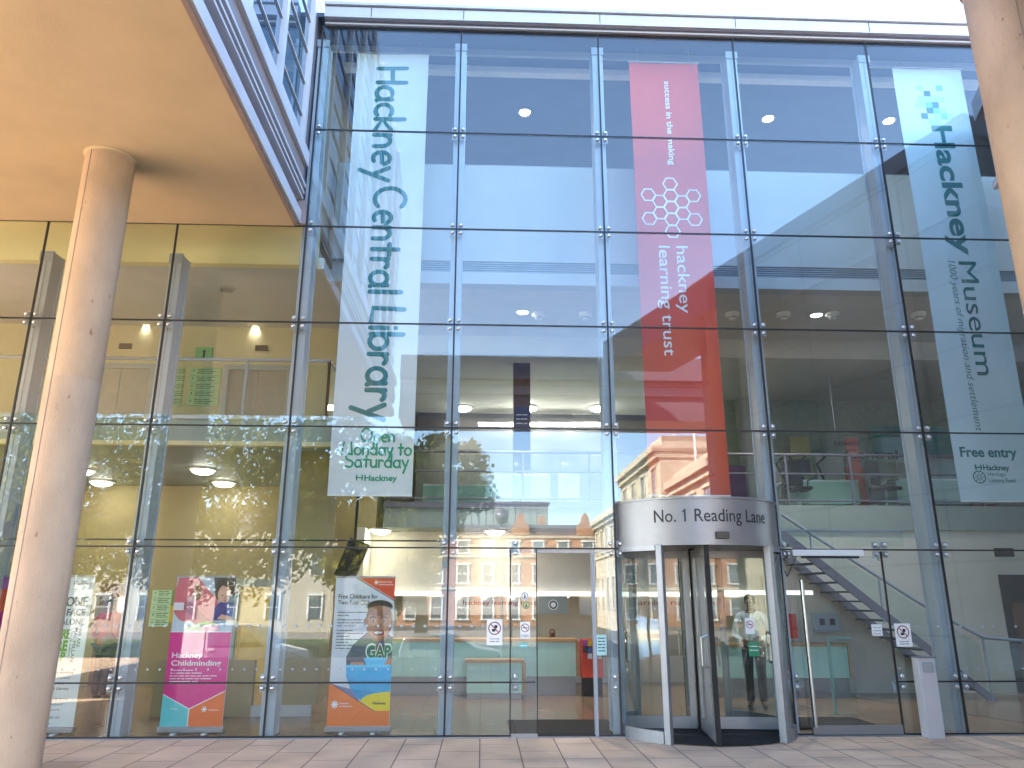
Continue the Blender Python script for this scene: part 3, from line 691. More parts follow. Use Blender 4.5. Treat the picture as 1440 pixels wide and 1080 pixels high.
write(m, 'Heritage', (a.x+.14, BY, a.z+.02), (1,0,0), (0,0,1), .28, .06, warp=wp3); write(m, 'Lottery Fund', (a.x+.14, BY, a.z-.075), (1,0,0), (0,0,1), .42, .06, warp=wp3)
m.build('sponsor_emblem', M['teal'], hb3)

# ================================================================== ROLL-UP BANNERS
def ell(cx, cy_, rx, ry, n=22, a0=0, a1=360): return [(cx+rx*math.cos(R(a0+(a1-a0)*i/n)), cy_+ry*math.sin(R(a0+(a1-a0)*i/n))) for i in range(n+(1 if a1-a0 < 360 else 0))]
INK = {}
def ink(c):
    k = tuple(c)
    if k not in INK: INK[k] = mat('printed_ink', c, .45, 0, .05, 8)
    return INK[k]
RYB = .36
class Poster:
    """flat print on a roll-up sheet; coordinates in metres from the sheet's bottom left"""
    def __init__(s, x0, w, label, base=(.66,.68,.68)):
        s.t = thing('roll_up_banner', (x0+w/2, RYB, 0), label, 'banner stand'); s.x0 = x0; s.w = w; s.k = 1
        MB().box(x0,x0+w,RYB,RYB+.004,.09,2.0).build('sheet', ink(base), s.t)
        b = MB(); b.box(x0-.02,x0+w+.02,RYB-.05,RYB+.07,.02,.095); b.build('base_case', M['alu'], s.t, .015)
        f = MB(); f.box(x0+.18,x0+.23,RYB-.12,RYB+.12,.004,.02); f.box(x0+w-.23,x0+w-.18,RYB-.12,RYB+.12,.004,.02); f.build('foot', M['white_s'], s.t)
        MB().box(x0-.005,x0+w+.005,RYB-.012,RYB+.014,1.995,2.02).build('top_rail', M['alu'], s.t)
        MB().tube([(x0+w/2,RYB+.05,.09),(x0+w/2,RYB+.03,2.0)], .009, 6).build('pole', M['alu'], s.t)
        s.mats = []; s.mb = MB()
    def poly(s, pts, c):
        m = ink(c)
        if m not in s.mats: s.mats.append(m)
        s.mb.m = s.mats.index(m); y = RYB-.0006*s.k; s.k += 1
        s.mb.add([(s.x0+min(max(p[0],0),s.w), y, .09+p[1]) for p in pts], [tuple(range(len(pts)))])
    def line(s, pts, wd, c):
        for a, b in zip(pts, pts[1:]):
            a, b = Vector(a), Vector(b); d = (b-a).normalized(); n = Vector((-d.y, d.x))*wd/2
            s.poly([a-n, b-n, b+n, a+n], c)
    def text(s, t, x, y, ln, h, c, bold=.01, shear=0, u=(1,0,0), v=(0,0,1)):
        m = ink(c)
        if m not in s.mats: s.mats.append(m)
        s.mb.m = s.mats.index(m); yy = RYB-.0006*s.k-.001
        write(s.mb, t, (s.x0+x, yy, .09+y), u, v, ln, h, bold=bold, shear=shear)
    def done(s): s.mb.build('print', s.mats, s.t)
# childminding (pink)
P = Poster(-4.21, .81, 'pink roll-up banner with a woman in a rose headscarf holding a child')
MG, TQ, ORG = (.62,.015,.22), (.10,.50,.52), (.72,.14,.02)
P.poly([(0,1.2),(.81,1.2),(.81,1.91),(0,1.91)], (.42,.50,.58))
P.poly([(.55,1.62),(.81,1.5),(.81,1.91),(.5,1.91)], (.08,.075,.08))
P.poly([(0,1.2),(.35,1.2),(.3,1.5),(0,1.5)], (.5,.58,.66))
ROSE, ROSE2, SK, SK2 = (.58,.13,.16), (.36,.06,.085), (.30,.13,.07), (.62,.36,.25)
P.poly(ell(.17,1.62,.20,.30), ROSE)
P.poly([(.0,1.50),(.10,1.42),(.42,1.22),(.55,1.28),(.56,1.62),(.42,1.76),(.3,1.9),(.02,1.9)], ROSE)
P.poly(ell(.47,1.50,.13,.19), ROSE)
P.poly([(.10,1.52),(.30,1.36),(.52,1.33),(.36,1.46),(.16,1.62)], ROSE2)
P.poly([(.05,1.58),(.22,1.44),(.40,1.42),(.22,1.52)], ROSE2)
P.poly(ell(.275,1.72,.075,.12), SK); P.poly(ell(.30,1.66,.05,.055), SK)
P.poly(ell(.20,1.75,.05,.14), ROSE); P.poly([(.18,1.86),(.34,1.86),(.30,1.80),(.24,1.80)], ROSE2)
P.line([(.25,1.745),(.28,1.738)], .012, (.06,.03,.02)); P.line([(.31,1.745),(.335,1.738)], .012, (.06,.03,.02)); P.line([(.27,1.66),(.30,1.65),(.325,1.665)], .014, (.55,.30,.25))
P.poly(ell(.655,1.74,.13,.16), (.07,.045,.035)); P.poly(ell(.665,1.68,.088,.125), SK2); P.poly([(.55,1.78),(.64,1.80),(.76,1.74),(.76,1.86),(.56,1.87)], (.07,.045,.035))
P.line([(.63,1.67),(.655,1.662)], .012, (.08,.04,.03)); P.line([(.70,1.665),(.725,1.66)], .012, (.08,.04,.03)); P.line([(.67,1.60),(.70,1.598)], .012, (.45,.12,.10)); P.poly(ell(.69,1.63,.012,.02), (.5,.26,.18))
P.poly([(.54,1.34),(.80,1.34),(.81,1.52),(.74,1.57),(.62,1.58),(.55,1.50)], (.075,.055,.20))
for bx_, by_ in ((.735,1.53),(.745,1.45)): P.poly(ell(bx_,by_,.014,.018), (.7,.7,.75))
P.poly([(.60,1.36),(.80,1.33),(.81,1.38),(.66,1.42)], SK2)
P.poly([(.20,1.22),(.48,1.21),(.62,1.30),(.44,1.33),(.30,1.28)], (.20,.42,.04)); P.poly([(.36,1.2),(.62,1.2),(.64,1.28),(.5,1.29)], (.62,.22,.30)); P.poly([(.30,1.22),(.5,1.27),(.52,1.30),(.34,1.27)], (.05,.17,.02))
P.poly([(.0,1.47),(.14,1.47),(.14,1.57),(.0,1.57)], (.72,.66,.68))
P.poly([(0,0),(.81,0),(.81,1.185),(0,1.185)], MG)
P.poly([(.33,1.185),(.56,1.185),(.54,1.10),(.40,1.08),(.36,.86),(.30,.86)], (.50,.012,.18))
P.poly([(0,0),(.36,0),(.36,.22),(0,.40)], TQ); P.poly([(.36,0),(.81,0),(.81,.44),(.36,.22)], ORG)
P.line([(0,.40),(.36,.22),(.81,.44)], .012, (.75,.72,.74)); P.line([(.36,.22),(.36,0)], .012, (.75,.72,.74)); P.line([(0,1.19),(.81,1.19)], .012, (.75,.72,.74))
WH = (.76,.75,.75)
P.text('Hackney', .06, .86, .40, .065, WH, .015); P.text('Childminding', .06, .76, .66, .065, WH, .015)
for i, ln in enumerate((.30,.42,.62,.55,.38)): P.text(('~xxx xxx xxxxxxx xxx xxxxxxxxx', '~xx x xxxxxx xxxx xxxxxxxx', '~xx xxx xxxx xxx xxxx xxx xxxxx xxxxx', '~xxxx xx xx xxxxx xxx xxxxxxx', '~xxxxxxxxxxx xxx')[i], .06, .695-i*.035, ln, .016, WH, .01)
P.text('Hackney', .11, .235-.02, .11, .018, WH); P.text('learning trust', .62, .20, .13, .018, WH)
for i in range(6): P.line([(.56,.215),(.56+.038*math.cos(i*1.047),.215+.038*math.sin(i*1.047))], .012, WH)
P.done()
# childcare (boy with bowl)
P = Poster(-2.03, .82, 'roll-up banner with a smiling boy and a blue bowl, white, orange and yellow', (.60,.63,.67))
RED = (.66,.07,.02); OR2 = (.74,.17,.02)
P.poly([(.27,1.91),(.82,1.91),(.82,1.60)], RED); P.line([(.27,1.915),(.82,1.60)], .012, (.10,.07,.10)); P.line([(.30,1.91),(.82,1.615)], .006, WH)
P.text('hackney', .60, 1.845, .18, .022, WH); P.text('learning trust', .60, 1.81, .20, .022, WH)
for i in range(6): P.line([(.56,1.845),(.56+.03*math.cos(i*1.047),1.845+.03*math.sin(i*1.047))], .01, WH)
P.text('Free Childcare for', .05, 1.63, .54, .058, (.03,.03,.035), .012); P.text('Two Year Olds', .05, 1.55, .44, .058, (.03,.03,.035), .012)
for i, (s, ln) in enumerate([('~xxx xxx xx xxxxxxxx xx xxxxxxx xxx', .40),('~xxxx x xxxx', .16),('~xxx xxxxx xxx xx xxxxx xxxx xxx',.40),('~xxxxxxxxx xxxx x xxxxx xxxxxxxxxxx',.38),('~xxxxxxxxx xx xxxx',.26),('~xx xxxx xxx xxxx',.22),('~xxxxx xxx xxxxxxxxxxxx xx',.36),('~xxxxxxxxxx',.18),('~xxx xxxx xxxxxxxx xxxxxx',.32),('~xxxxxxx xx',.16),('~xxxxx xxx xxxx xxxx',.30),('~xx xxxxx xxxx',.20)]):
    P.text(s, .05, 1.44-i*.039-(.02 if i > 1 else 0)-(.02 if i > 4 else 0), ln, .017, (.08,.08,.10), .006)
BR, BR2 = (.30,.125,.06), (.45,.215,.11)
P.poly([(.22,.66),(.20,.86),(.28,1.02),(.46,1.18),(.70,1.2),(.82,1.12),(.82,.66)], (.085,.085,.11))
P.poly([(.22,.74),(.24,.68),(.40,.72),(.40,.86),(.30,.90)], (.075,.075,.10)); P.poly([(.48,1.13),(.58,1.07),(.70,1.08),(.76,1.16),(.66,1.22)], BR)
P.poly(ell(.625,1.34,.185,.26), BR); P.poly(ell(.62,1.30,.165,.20), BR2); P.poly(ell(.445,1.32,.03,.06), BR); P.poly(ell(.625,1.52,.175,.09), (.045,.025,.02)); P.poly(ell(.625,1.465,.165,.07), BR)
for ex in (.545, .69): P.poly(ell(ex,1.335,.030,.012), (.50,.42,.36)); P.poly(ell(ex,1.335,.013,.012), (.02,.012,.01)); P.line([(ex-.045,1.375),(ex,1.388),(ex+.045,1.375)], .012, (.05,.025,.015))
P.poly(ell(.615,1.265,.045,.03), BR); P.poly(ell(.62,1.175,.075,.036), (.30,.07,.06)); P.poly(ell(.62,1.182,.055,.015), (.72,.70,.66)); P.poly(ell(.62,1.212,.07,.012), (.26,.09,.06))
GR = (.015,.16,.06)
for cc in (GR,): P.text('GAP', .46, .86, .36, .17, (.70,.70,.66), .07); P.k += 2; P.text('GAP', .475, .865, .33, .15, cc, .035)
P.poly([(.22,.70),(.46,.72),(.44,.80),(.28,.80)], BR2); P.poly([(.70,.74),(.82,.76),(.82,.86),(.74,.84)], BR2)
BL = (.02,.36,.66)
P.poly([(.44,.84),(.76,.84),(.70,.74),(.50,.72)], (.06,.45,.72)); P.poly(ell(.60,.845,.16,.018), (.12,.55,.78))
P.poly([(.04,.52),(.30,.46),(.42,.30),(.0,.40)], (.16,.18,.34))
P.poly([(.21,.76),(.82,.76),(.82,.32),(.52,.30),(.38,.36),(.28,.47),(.22,.62)], BL); P.poly([(.21,.765),(.82,.77),(.82,.735),(.22,.73)], (.10,.50,.74)); P.poly([(.30,.46),(.82,.40),(.82,.32),(.5,.29),(.38,.35)], (.015,.26,.52))
P.poly([(.40,.30),(.50,.38),(.62,.41),(.82,.43),(.82,.18),(.56,.18)], (.72,.56,.01)); P.text('Hackney', .59, .27, .18, .033, (.03,.03,.03), .03)
P.poly([(0,0),(.82,0),(.82,.19),(.60,.19),(0,.54)], OR2); P.line([(0,.545),(.62,.185)], .01, (.08,.07,.12))
for i in range(8): P.line([(.09,.27),(.09+.05*math.cos(i*.785),.27+.05*math.sin(i*.785))], .016, WH)
P.text('hackney', .155, .275, .12, .022, WH); P.text('learning trust', .155, .24, .17, .022, WH)
P.done()
# charity (white with green)
P = Poster(-6.10, .77, 'white roll-up banner with grey and green block letters partly behind the column', (.62,.66,.65))
GK, GN = (.05,.075,.08), (.17,.36,.02)
P.text('Hackney', .50, 1.80, .24, .04, GK, .03); P.text('In partnership with', .50, 1.845, .14, .014, GK)
P.text('NO ONE', .18, 1.52, .54, .125, GK, .05); P.text('SHOULD FACE', .0, 1.40, .71, .085, GK, .04); P.text('CANCER ALONE', .0, 1.28, .715, .08, GK, .04)
P.text('WE\'RE', .26, 1.10, .29, .125, GN, .05); P.text('HERE', .24, .95, .30, .125, GN, .05); P.text('TO HELP', .06, .82, .47, .11, GN, .05)
P.text('WE ARE', .655, 1.24, .25, .045, GK, .03, u=DN, v=(1,0,0)); P.text('MACMILLAN.', .60, 1.24, .45, .045, GK, .03, u=DN, v=(1,0,0)); P.text('CANCER SUPPORT', .56, 1.24, .40, .025, GK, .02, u=DN, v=(1,0,0))
for i, (s, ln, x) in enumerate([('Trained volunteers working', .62, .03), ('with Macmillan Cancer', .56, .07), ('at your service at', .45, .10), ('Hackney Central Library.', .58, .05), ('Information and signpost', .58, .05), ('to all kinds of local and', .45, .12), ('national support', .40, .14), ('Call: 0808 808 00 00', .50, .06), ('~xxx xxxxx', .30, .14)]):
    P.text(s, x+.02, .66-i*.068-(.05 if i > 3 else 0)-(.03 if i > 6 else 0), ln, .032 if i < 4 else .028, GK, .018 if i < 4 else .004, shear=0 if i < 4 else .2)
P.done()
P = Poster(-6.98, .62, 'magenta roll-up banner at the left edge behind the column', (.50,.02,.20))
P.poly([(0,1.45),(.62,1.45),(.62,1.75),(0,1.75)], (.60,.08,.03)); P.poly([(0,1.75),(.62,1.75),(.62,1.91),(0,1.91)], (.32,.10,.35)); P.done()

# ================================================================== SIGNS, STICKERS
def sticker(name, px, py, w, h, label, y=-.004, c='white_p', cat='sticker', group=None):
    p = at(px, py, 0); t = bx(name, M[c], None, p.x-w/2,p.x+w/2,y-.002,y,p.z-h/2,p.z+h/2)
    t.location = (0,0,0); lab(t, label, cat, group); return t, p
def prohibit(t, p, r, y, cup=True):
    m = MB(); ring(m, (p.x,y,p.z), r*.84, r, t=0)
    d = Vector((.707,0,-.707)); n = Vector((.707,0,.707))*r*.08; c = Vector((p.x,y-.0008,p.z))
    m.add([c-d*r*.9-n, c+d*r*.9-n, c+d*r*.9+n, c-d*r*.9+n], [(3,2,1,0)]); m.build('prohibition_ring', ink((.25,.03,.05)), t)
    k = MB(); y2 = y-.0004
    if cup:
        k.add([(p.x-r*.45,y2,p.z-r*.1),(p.x+r*.15,y2,p.z-r*.1),(p.x+r*.1,y2,p.z-r*.5),(p.x-r*.4,y2,p.z-r*.5)], [(3,2,1,0)]); k.add([(p.x-r*.05,y2,p.z+r*.5),(p.x+r*.45,y2,p.z+r*.45),(p.x+r*.4,y2,p.z-r*.02),(p.x+r*.0,y2,p.z-r*.02)], [(3,2,1,0)])
    else:
        k.add([(p.x-r*.6,y2,p.z-r*.07),(p.x+r*.6,y2,p.z-r*.07),(p.x+r*.6,y2,p.z+r*.09),(p.x-r*.6,y2,p.z+r*.09)], [(0,1,2,3)])
    k.build('symbol', M['ink'], t)
def small_text(t, p, lines, w, z0, dz, h, y, m='ink'):
    k = MB()
    for i, s in enumerate(lines): write(k, s, (p.x-w/2, y, p.z+z0-i*dz), (1,0,0), (0,0,1), w, h)
    k.build('lettering', M[m], t)
t, p = sticker('no_food_sign', 695.5, 889, .21, .33, 'white no eating or drinking sign on the pane left of the sliding door')
prohibit(t, Vector((p.x,0,p.z+.05)), .085, -.0075); small_text(t, p, ['~xx xxxx xx xxxxx', '~xxxxx xxx'], .13, -.09, .03, .014, -.0065)
t, p = sticker('no_smoking_sign', 738, 886, .13, .215, 'white no smoking sign on the sliding glass leaf', -.056)
prohibit(t, Vector((p.x,0,p.z+.03)), .055, -.0595, False); small_text(t, p, ['~xx xxxxxxx', '~xx xx xxxxxxx xxx'], .10, -.065, .022, .012, -.0585)
t, p = sticker('blue_sticker', 736, 907, .11, .06, 'small light blue sticker under the no smoking sign', -.056, 'teal_m'); small_text(t, p, ['~xxxxxxxx xxxx'], .09, -.008, .02, .014, -.0585, 'white_p')
for py, lbl, c in ((838, 'round white sticker, the upper of two on the sliding leaf', 'white_p'), (851, 'round yellow green sticker, the lower of two on the sliding leaf', None)):
    p = at(740 if c is None else 738, py, -.055); m = MB(); disc(m, (p.x,-.056,p.z), .055); t = m.build('round_sticker', M[c] if c else ink((.45,.48,.20)), None); lab(t, lbl, 'sticker')
    k = MB(); ring(k, (p.x,-.0585,p.z), .038, .046, t=0); disc(k, (p.x,-.0585,p.z+.018), .008, t=.0002); k.add([(p.x-.012,-.059,p.z-.03),(p.x+.014,-.059,p.z-.03),(p.x+.01,-.059,p.z+.006),(p.x-.01,-.059,p.z+.006)], [(0,1,2,3)]); k.build('symbol', M['ink_g'], t)
t, p = sticker('notice', 1233, 886, .145, .15, 'small white notice taped beside the swing door'); small_text(t, p, ['Please use', 'Revolving', 'Door'], .105, .025, .04, .022, -.0065)
t, p = sticker('no_food_sign', 1270, 893, .22, .30, 'white no eating or drinking sign above the intercom post'); prohibit(t, Vector((p.x,0,p.z+.04)), .085, -.0075); small_text(t, p, ['~xx xxxx xx xxxxx', '~xxxxx xxx'], .13, -.09, .03, .014, -.0065)
t, p = sticker('notice', 846, 907, .13, .26, 'pale blue notice on the narrow pane beside the revolving door', c='teal_l'); small_text(t, p, ['~xxxxxxx', '~xxx xxx', '~xxxx xx', '~xxx xxxx', '~xxxxxx'], .095, .08, .04, .02, -.0065)
# signs in the revolving door
tS = bx('no_smoking_sign', M['white_p'], None, 3.50,3.62,-.215,-.213,1.28,1.48); lab(tS, 'white no smoking sign on the right leaf of the revolving door', 'sticker'); prohibit(tS, Vector((3.56,0,1.40)), .05, -.219, False)
tS = bx('green_notice', ink((.01,.22,.10)), None, 3.52,3.66,-.215,-.213,1.0,1.18); lab(tS, 'green emergency notice on the right leaf of the revolving door', 'sticker'); small_text(tS, Vector((3.59,0,1.09)), ['~xx xxxxxxxxx', '~xxxx xx xxxx'], .11, .03, .05, .018, -.2155, 'white_p')
# lift lobby boards
def board(x0, x1, y, z0, z1, label, n=5):
    t = bx('directory_board', ink((.40,.60,.36)), None, x0,x1,y-.02,y,z0,z1); lab(t, label, 'directory board')
    k = MB(); hh = (z1-z0)/n
    for i in range(n):
        zt = z1-i*hh
        write(k, str(n-1-i), (x0+.04, y-.022, zt-hh*.55), (1,0,0), (0,0,1), .04, hh*.3)
        for j, s in enumerate(('~xxxxxxx xxxxxx', '~xxxxxxxx xxxxxx', '~xxxxxxx xxxxx')[:3]): write(k, s, (x0+.13, y-.022, zt-hh*(.28+.24*j)), (1,0,0), (0,0,1), (x1-x0)*(.5+.1*((i+j) % 2)), hh*.14)
        k.box(x0+.01,x1-.01,y-.0215,y-.021,zt-.006,zt-.002)
    k.build('lettering', M['ink'], t)
board(-5.83,-5.23,4.0,5.35,6.12,'wide green directory board beside the upstairs lift')
board(-6.22,-5.95,4.0,5.35,6.12,'narrow green directory board behind the upstairs steel post')
board(-6.55,-6.34,4.0,5.3,6.1,'thin green directory strip beside the column on the upper floor')
board(-6.30,-5.80,6.0,1.15,1.88,'green directory board on the ground floor left of the pink banner')
board(-6.85,-6.45,6.0,1.15,1.88,'green directory board on the ground floor behind the steel post')
t = bx('level_sign', ink((.25,.48,.24)), None, -5.78,-5.45,3.97,4.0,6.28,6.55); lab(t, 'square green level sign with a black number one', 'sign'); k = MB(); write(k, '1', (-5.64,3.967,6.34), (1,0,0), (0,0,1), .055, .15, bold=.02); k.build('lettering', M['ink'], t)
t = bx('yellow_notice', ink((.80,.48,.02)), None, -4.28,-4.17,.42,.425,1.40,1.62); lab(t, 'yellow paper notice stuck at the edge of the pink banner', 'notice')
t = bx('call_plate', M['dark'], None, -5.72,-5.62,5.97,6.0,.95,1.10); lab(t, 'small black lift call plate on the cream lobby wall', 'switch')

# ================================================================== RECEPTION
def counter(name, x0, x1, y0, y1, h, label, base=.33):
    t = thing(name, ((x0+x1)/2, (y0+y1)/2, 0), label, 'counter')
    bx('plinth', M['brushed'], t, x0+.03,x1-.03,y0+.03,y1-.03,0,base)
    bx('front_panel', M['aqua'], t, x0+.02,x1-.02,y0,y1-.02,base,h-.05)
    bx('worktop', M['wood'], t, x0-.02,x1+.02,y0-.03,y1,h-.05,h)
    bx('end_panel', M['wood'], t, x1-.015,x1+.045,y0-.01,y1,base,h-.051)
    j = MB()
    for k in range(1, int((x1-x0)/.45)): j.box(x0+k*.45,x0+k*.45+.006,y0-.003,y0,base,h-.05)
    if j.v: j.build('panel_joint', M['steel'], t)
    return t
counter('reception_counter', -1.9,1.80,4.35,5.0,.99,'long aqua fronted reception counter with steel base seen through the open door')
counter('low_counter', -.27,.76,3.85,4.25,.66,'low wooden topped counter in front of the reception', .1)
counter('reception_counter', 4.4,6.80,3.95,4.4,.93,'aqua fronted counter with oak top beyond the single glass door')
# bulkhead lettering and boards
t = bx('wall_board', M['fascia'], None, 1.15,1.75,5.28,5.35,1.42,1.77); lab(t, 'grey board with a round white emblem hanging under the shelf light', 'sign'); k = MB(); disc(k, (1.45,5.276,1.6), .10); k.build('round_emblem', M['white_p'], t); k = MB(); ring(k, (1.45,5.272,1.6), .05, .085, t=0); k.build('emblem_ring', M['ink_g'], t)
t = bx('name_board', M['grey_w'], None, -1.6,1.14,5.42,5.46,1.40,1.77); lab(t, 'grey name board with rust red lettering over the reception', 'sign'); k = MB(); write(k, 'hackney learning trust', (-.38,5.415,1.60), (1,0,0), (0,0,1), 1.5, .085, bold=.012); k.build('lettering', M['rust'], t)
t = bx('name_board', M['grey_w'], None, 2.0,5.5,5.42,5.46,1.40,1.77); lab(t, 'grey name board with dark lettering behind the revolving door', 'sign'); k = MB(); write(k, 'learning reception', (3.05,5.415,1.60), (1,0,0), (0,0,1), 1.75, .10, bold=.01); k.build('lettering', M['rust'], t)
t = thing('leaflet_rack', (2.05,4.3,0), 'red leaflet rack with coloured leaflets beside the reception counter', 'leaflet rack')
bx('body', M['red'], t, 1.86,2.25,4.1,4.4,.33,.99); bx('plinth', M['black'], t, 1.88,2.23,4.12,4.4,0,.33); lf = MB(); lm = [ink(c) for c in ((.5,.05,.04),(.55,.35,.04),(.06,.10,.25),(.5,.5,.5),(.3,.06,.25),(.05,.05,.06))]
for r_ in range(3):
    for c_ in range(4): lf.m = (r_*5+c_*3) % 6; lf.box(1.875+c_*.09,1.955+c_*.09,4.06-.01*r_,4.095,.66+r_*.11,.755+r_*.11)
lf.build('leaflets', lm, t)
t = bx('entrance_mat', M['rubber'], None, .40,1.86,.14,1.35,.004,.02); lab(t, 'dark ribbed entrance mat inside the open sliding door', 'mat')
t = bx('entrance_mat', M['rubber'], None, 4.2,5.6,.5,1.5,.004,.02); lab(t, 'dark entrance mat inside the single glass door', 'mat')
t = thing('wall_screen', (-1.95,2.7,2.5), 'black screen tilted forward on a ceiling bracket above the boy banner', 'screen')
b = MB(); b.X = Matrix.Translation((-2.2,2.6,2.35)) @ Matrix.Rotation(R(18), 4, 'Y') @ Matrix.Rotation(R(-14), 4, 'X'); b.box(-.18,.18,-.04,.05,-.33,.33); b.build('panel', M['black'], t, .01)
b = MB(); b.X = Matrix.Translation((-2.2,2.6,2.35)) @ Matrix.Rotation(R(18), 4, 'Y') @ Matrix.Rotation(R(-14), 4, 'X'); b.box(-.16,.16,-.045,-.04,-.31,.31); b.build('display', M['dark'], t)
b = MB(); b.tube([(-2.2,2.66,2.4),(-2.2,2.8,2.6),(-2.2,2.8,4.05)], .025, 8); b.build('bracket', M['black'], t)
t = thing('emergency_phone', (6.3,4.5,1.2), 'red wall cabinet above the right hand counter', 'cabinet'); bx('case', M['red'], t, 5.55,6.05,4.36,4.5,1.0,1.45); bx('label_plate', M['white_p'], t, 5.78,5.84,4.35,4.36,1.15,1.27)
t = thing('wall_display', (6.9,4.5,1.2), 'grey wall display panel beside the red cabinet', 'screen'); bx('case', M['steel'], t, 6.42,6.92,4.42,4.55,1.12,1.46); bx('dial', M['black'], t, 6.52,6.62,4.41,4.42,1.24,1.36); bx('dial', M['black'], t, 6.72,6.82,4.41,4.42,1.24,1.36)
t = bx('white_shelf', M['shelf_lit'], None, 4.35,6.25,3.95,4.0,1.80,1.88); lab(t, 'white light shelf fixed over the right hand counter', 'shelf')
# glass screen stub inside the swing door
t = thing('glass_screen', (5.75,2.2,0), 'low glass screen with green edge behind the swing door', 'screen'); bx('pane', M['glass_in'], t, 5.55,5.9,1.9,1.92,0.02,1.12); bx('top_edge', M['glass_edge'], t, 5.54,5.91,1.89,1.93,1.12,1.14); bx('side_edge', M['glass_edge'], t, 5.52,5.545,1.88,1.94,0,1.13)
# staircase against the right wall
st = thing('staircase', (7.6,3.8,0), 'steel staircase with glass balustrade climbing left against the grey wall', 'staircase')
sx0, sx1, n = 9.1, 5.5, 17; ris = 3.3/ (n+1)
for s, yy in ((0, 3.45), (1, 4.45)):
    m = MB(); m.prism([(sx0+.1,-.0),(sx0-.1,0),(sx1,2.84),(sx1,3.05)], (0,yy,0), (1,0,0), (0,0,1), (0,1,0), .05); m.build('stringer', M['trim_d'], st)
m = MB()
for k in range(n): xx = sx0-.1-(sx0-sx1)*k/n; m.box(xx-.27,xx,3.5,4.45,.16+(2.85*k/n),.19+(2.85*k/n))
m.build('treads', M['seal'], st)
m = MB()
for yy in (3.47,): m.tube([(sx0+.75,yy,1.0),(sx0-.0,yy,1.06),(8.2,yy,1.53),(6.35,yy,2.74),(5.6,yy,3.25)], .03, 10); m.tube([(sx0-.02,yy,.0),(sx0-.02,yy,1.05)], .025, 8); m.tube([(sx0+.75,yy,0),(sx0+.75,yy,1.0)], .025, 8); m.tube([((sx0+sx1)/2,yy,1.3),((sx0+sx1)/2,yy,2.12)], .02, 8); m.tube([(sx1+.6,yy,2.45),(sx1+.6,yy,2.9)], .02, 8)
m.build('handrail', M['steel_side'], st)
m = MB(); m.prism([(sx0-.1,.2),(sx0-.1,.95),(8.2,1.45),(6.35,2.66),(sx1,3.2),(sx1,3.06)], (0,3.46,0), (1,0,0), (0,0,1), (0,1,0), .012); m.prism([(sx0+.02,.08),(sx0+.7,.08),(sx0+.7,.95),(sx0+.02,.98)], (0,3.46,0), (1,0,0), (0,0,1), (0,1,0), .012); m.build('glass_panel', M['glass_in'], st)
# balustrades
def balustrade(pts, z, label, h=1.05, bars=True):
    t = thing('glass_balustrade', (pts[0][0],pts[0][1],z), label, 'railing')
    for a, b in zip(pts, pts[1:]):
        a, b = Vector((*a, z)), Vector((*b, z)); d = (b-a).normalized(); nn = Vector((-d.y, d.x, 0)); ln = (b-a).length; k = max(1, round(ln/1.3)); g_ = MB()
        for i in range(k): g_.prism([(ln*i/k+.02,.06),(ln*(i+1)/k-.02,.06),(ln*(i+1)/k-.02,h-.06),(ln*i/k+.02,h-.06)], a, d, (0,0,1), nn, .012)
        g_.build('glass_panel', M['glass_in'], t)
        f = MB(); f.tube([a+Vector((0,0,h)), b+Vector((0,0,h))], .03, 8); f.build('handrail', M['trim_d'] if bars else M['steel_side'], t)
        if bars:
            f = MB(); f.tube([a+Vector((0,0,h*.62)), b+Vector((0,0,h*.62))], .018, 6); f.tube([a+Vector((0,0,.10)), b+Vector((0,0,.10))], .022, 6); f.build('rail_bar', M['trim_d'], t)
        p = MB()
        for i in range(k+1): q = a+d*ln*i/k; p.box(q.x-.02,q.x+.02,q.y-.02,q.y+.02,z,z+h)
        p.build('posts', M['trim_d'] if bars else M['steel_side'], t)
balustrade([(-13,1.15),(-2.5,1.15),(-2.5,5.5)], 4.46, 'glass balustrade with pale rail round the upstairs lift lobby corner', .95, False)
balustrade([(-1.9,4.6),(13,4.6)], 3.55, 'glass balustrade with dark rails along the middle first floor edge')

# ================================================================== FIRST FLOOR FURNITURE
def desk(x, y, label):
    t = thing('office_desk', (x,y,3.55), label, 'desk', 'office desks on the first floor'); bx('desktop', M['white_s'], t, x-.8,x+.8,y-.35,y+.35,4.25,4.29); bx('modesty_panel', M['aqua'], t, x-.8,x+.8,y-.33,y-.30,3.75,4.25)
    for sx in (-.76, .72):
        for sy in (-.28, .26): bx('leg', M['steel'], t, x+sx,x+sx+.04,y+sy,y+sy+.04,3.55,4.25)
    return t
def chair(x, y, rz, label):
    t = thing('office_chair', (x,y,3.55), label, 'chair', 'office chairs on the first floor')
    s = MB(); s.box(x-.25,x+.25,y-.25,y+.25,4.0,4.08); s.build('seat', M['black'], t, .03)
    s = MB(); s.box(x-.24,x+.24,y+.22,y+.28,4.15,4.72); s.build('backrest', M['black'], t, .03)
    s = MB(); s.tube([(x,y,3.62),(x,y,4.0)], .03, 8); s.tube([(x,y+.25,3.98),(x,y+.27,4.2)], .02, 6)
    for k in range(5): a = k*1.257; s.tube([(x,y,3.66),(x+.3*math.cos(a),y+.3*math.sin(a),3.58)], .02, 6)
    s.build('swivel_base', M['steel'], t)
    for s_ in (-1, 1): q = MB(); q.tube([(x+s_*.27,y+.15,4.0),(x+s_*.29,y+.1,4.25),(x+s_*.29,y-.15,4.25)], .018, 6); q.build('armrest', M['black'], t)
    t.rotation_euler.z = rz
    return t
chair(6.9, 5.7, 0, 'black office chair left of the desk with teal panel, first floor right')
chair(8.75, 5.5, .5, 'large black chair beside the red column of papers, first floor right')
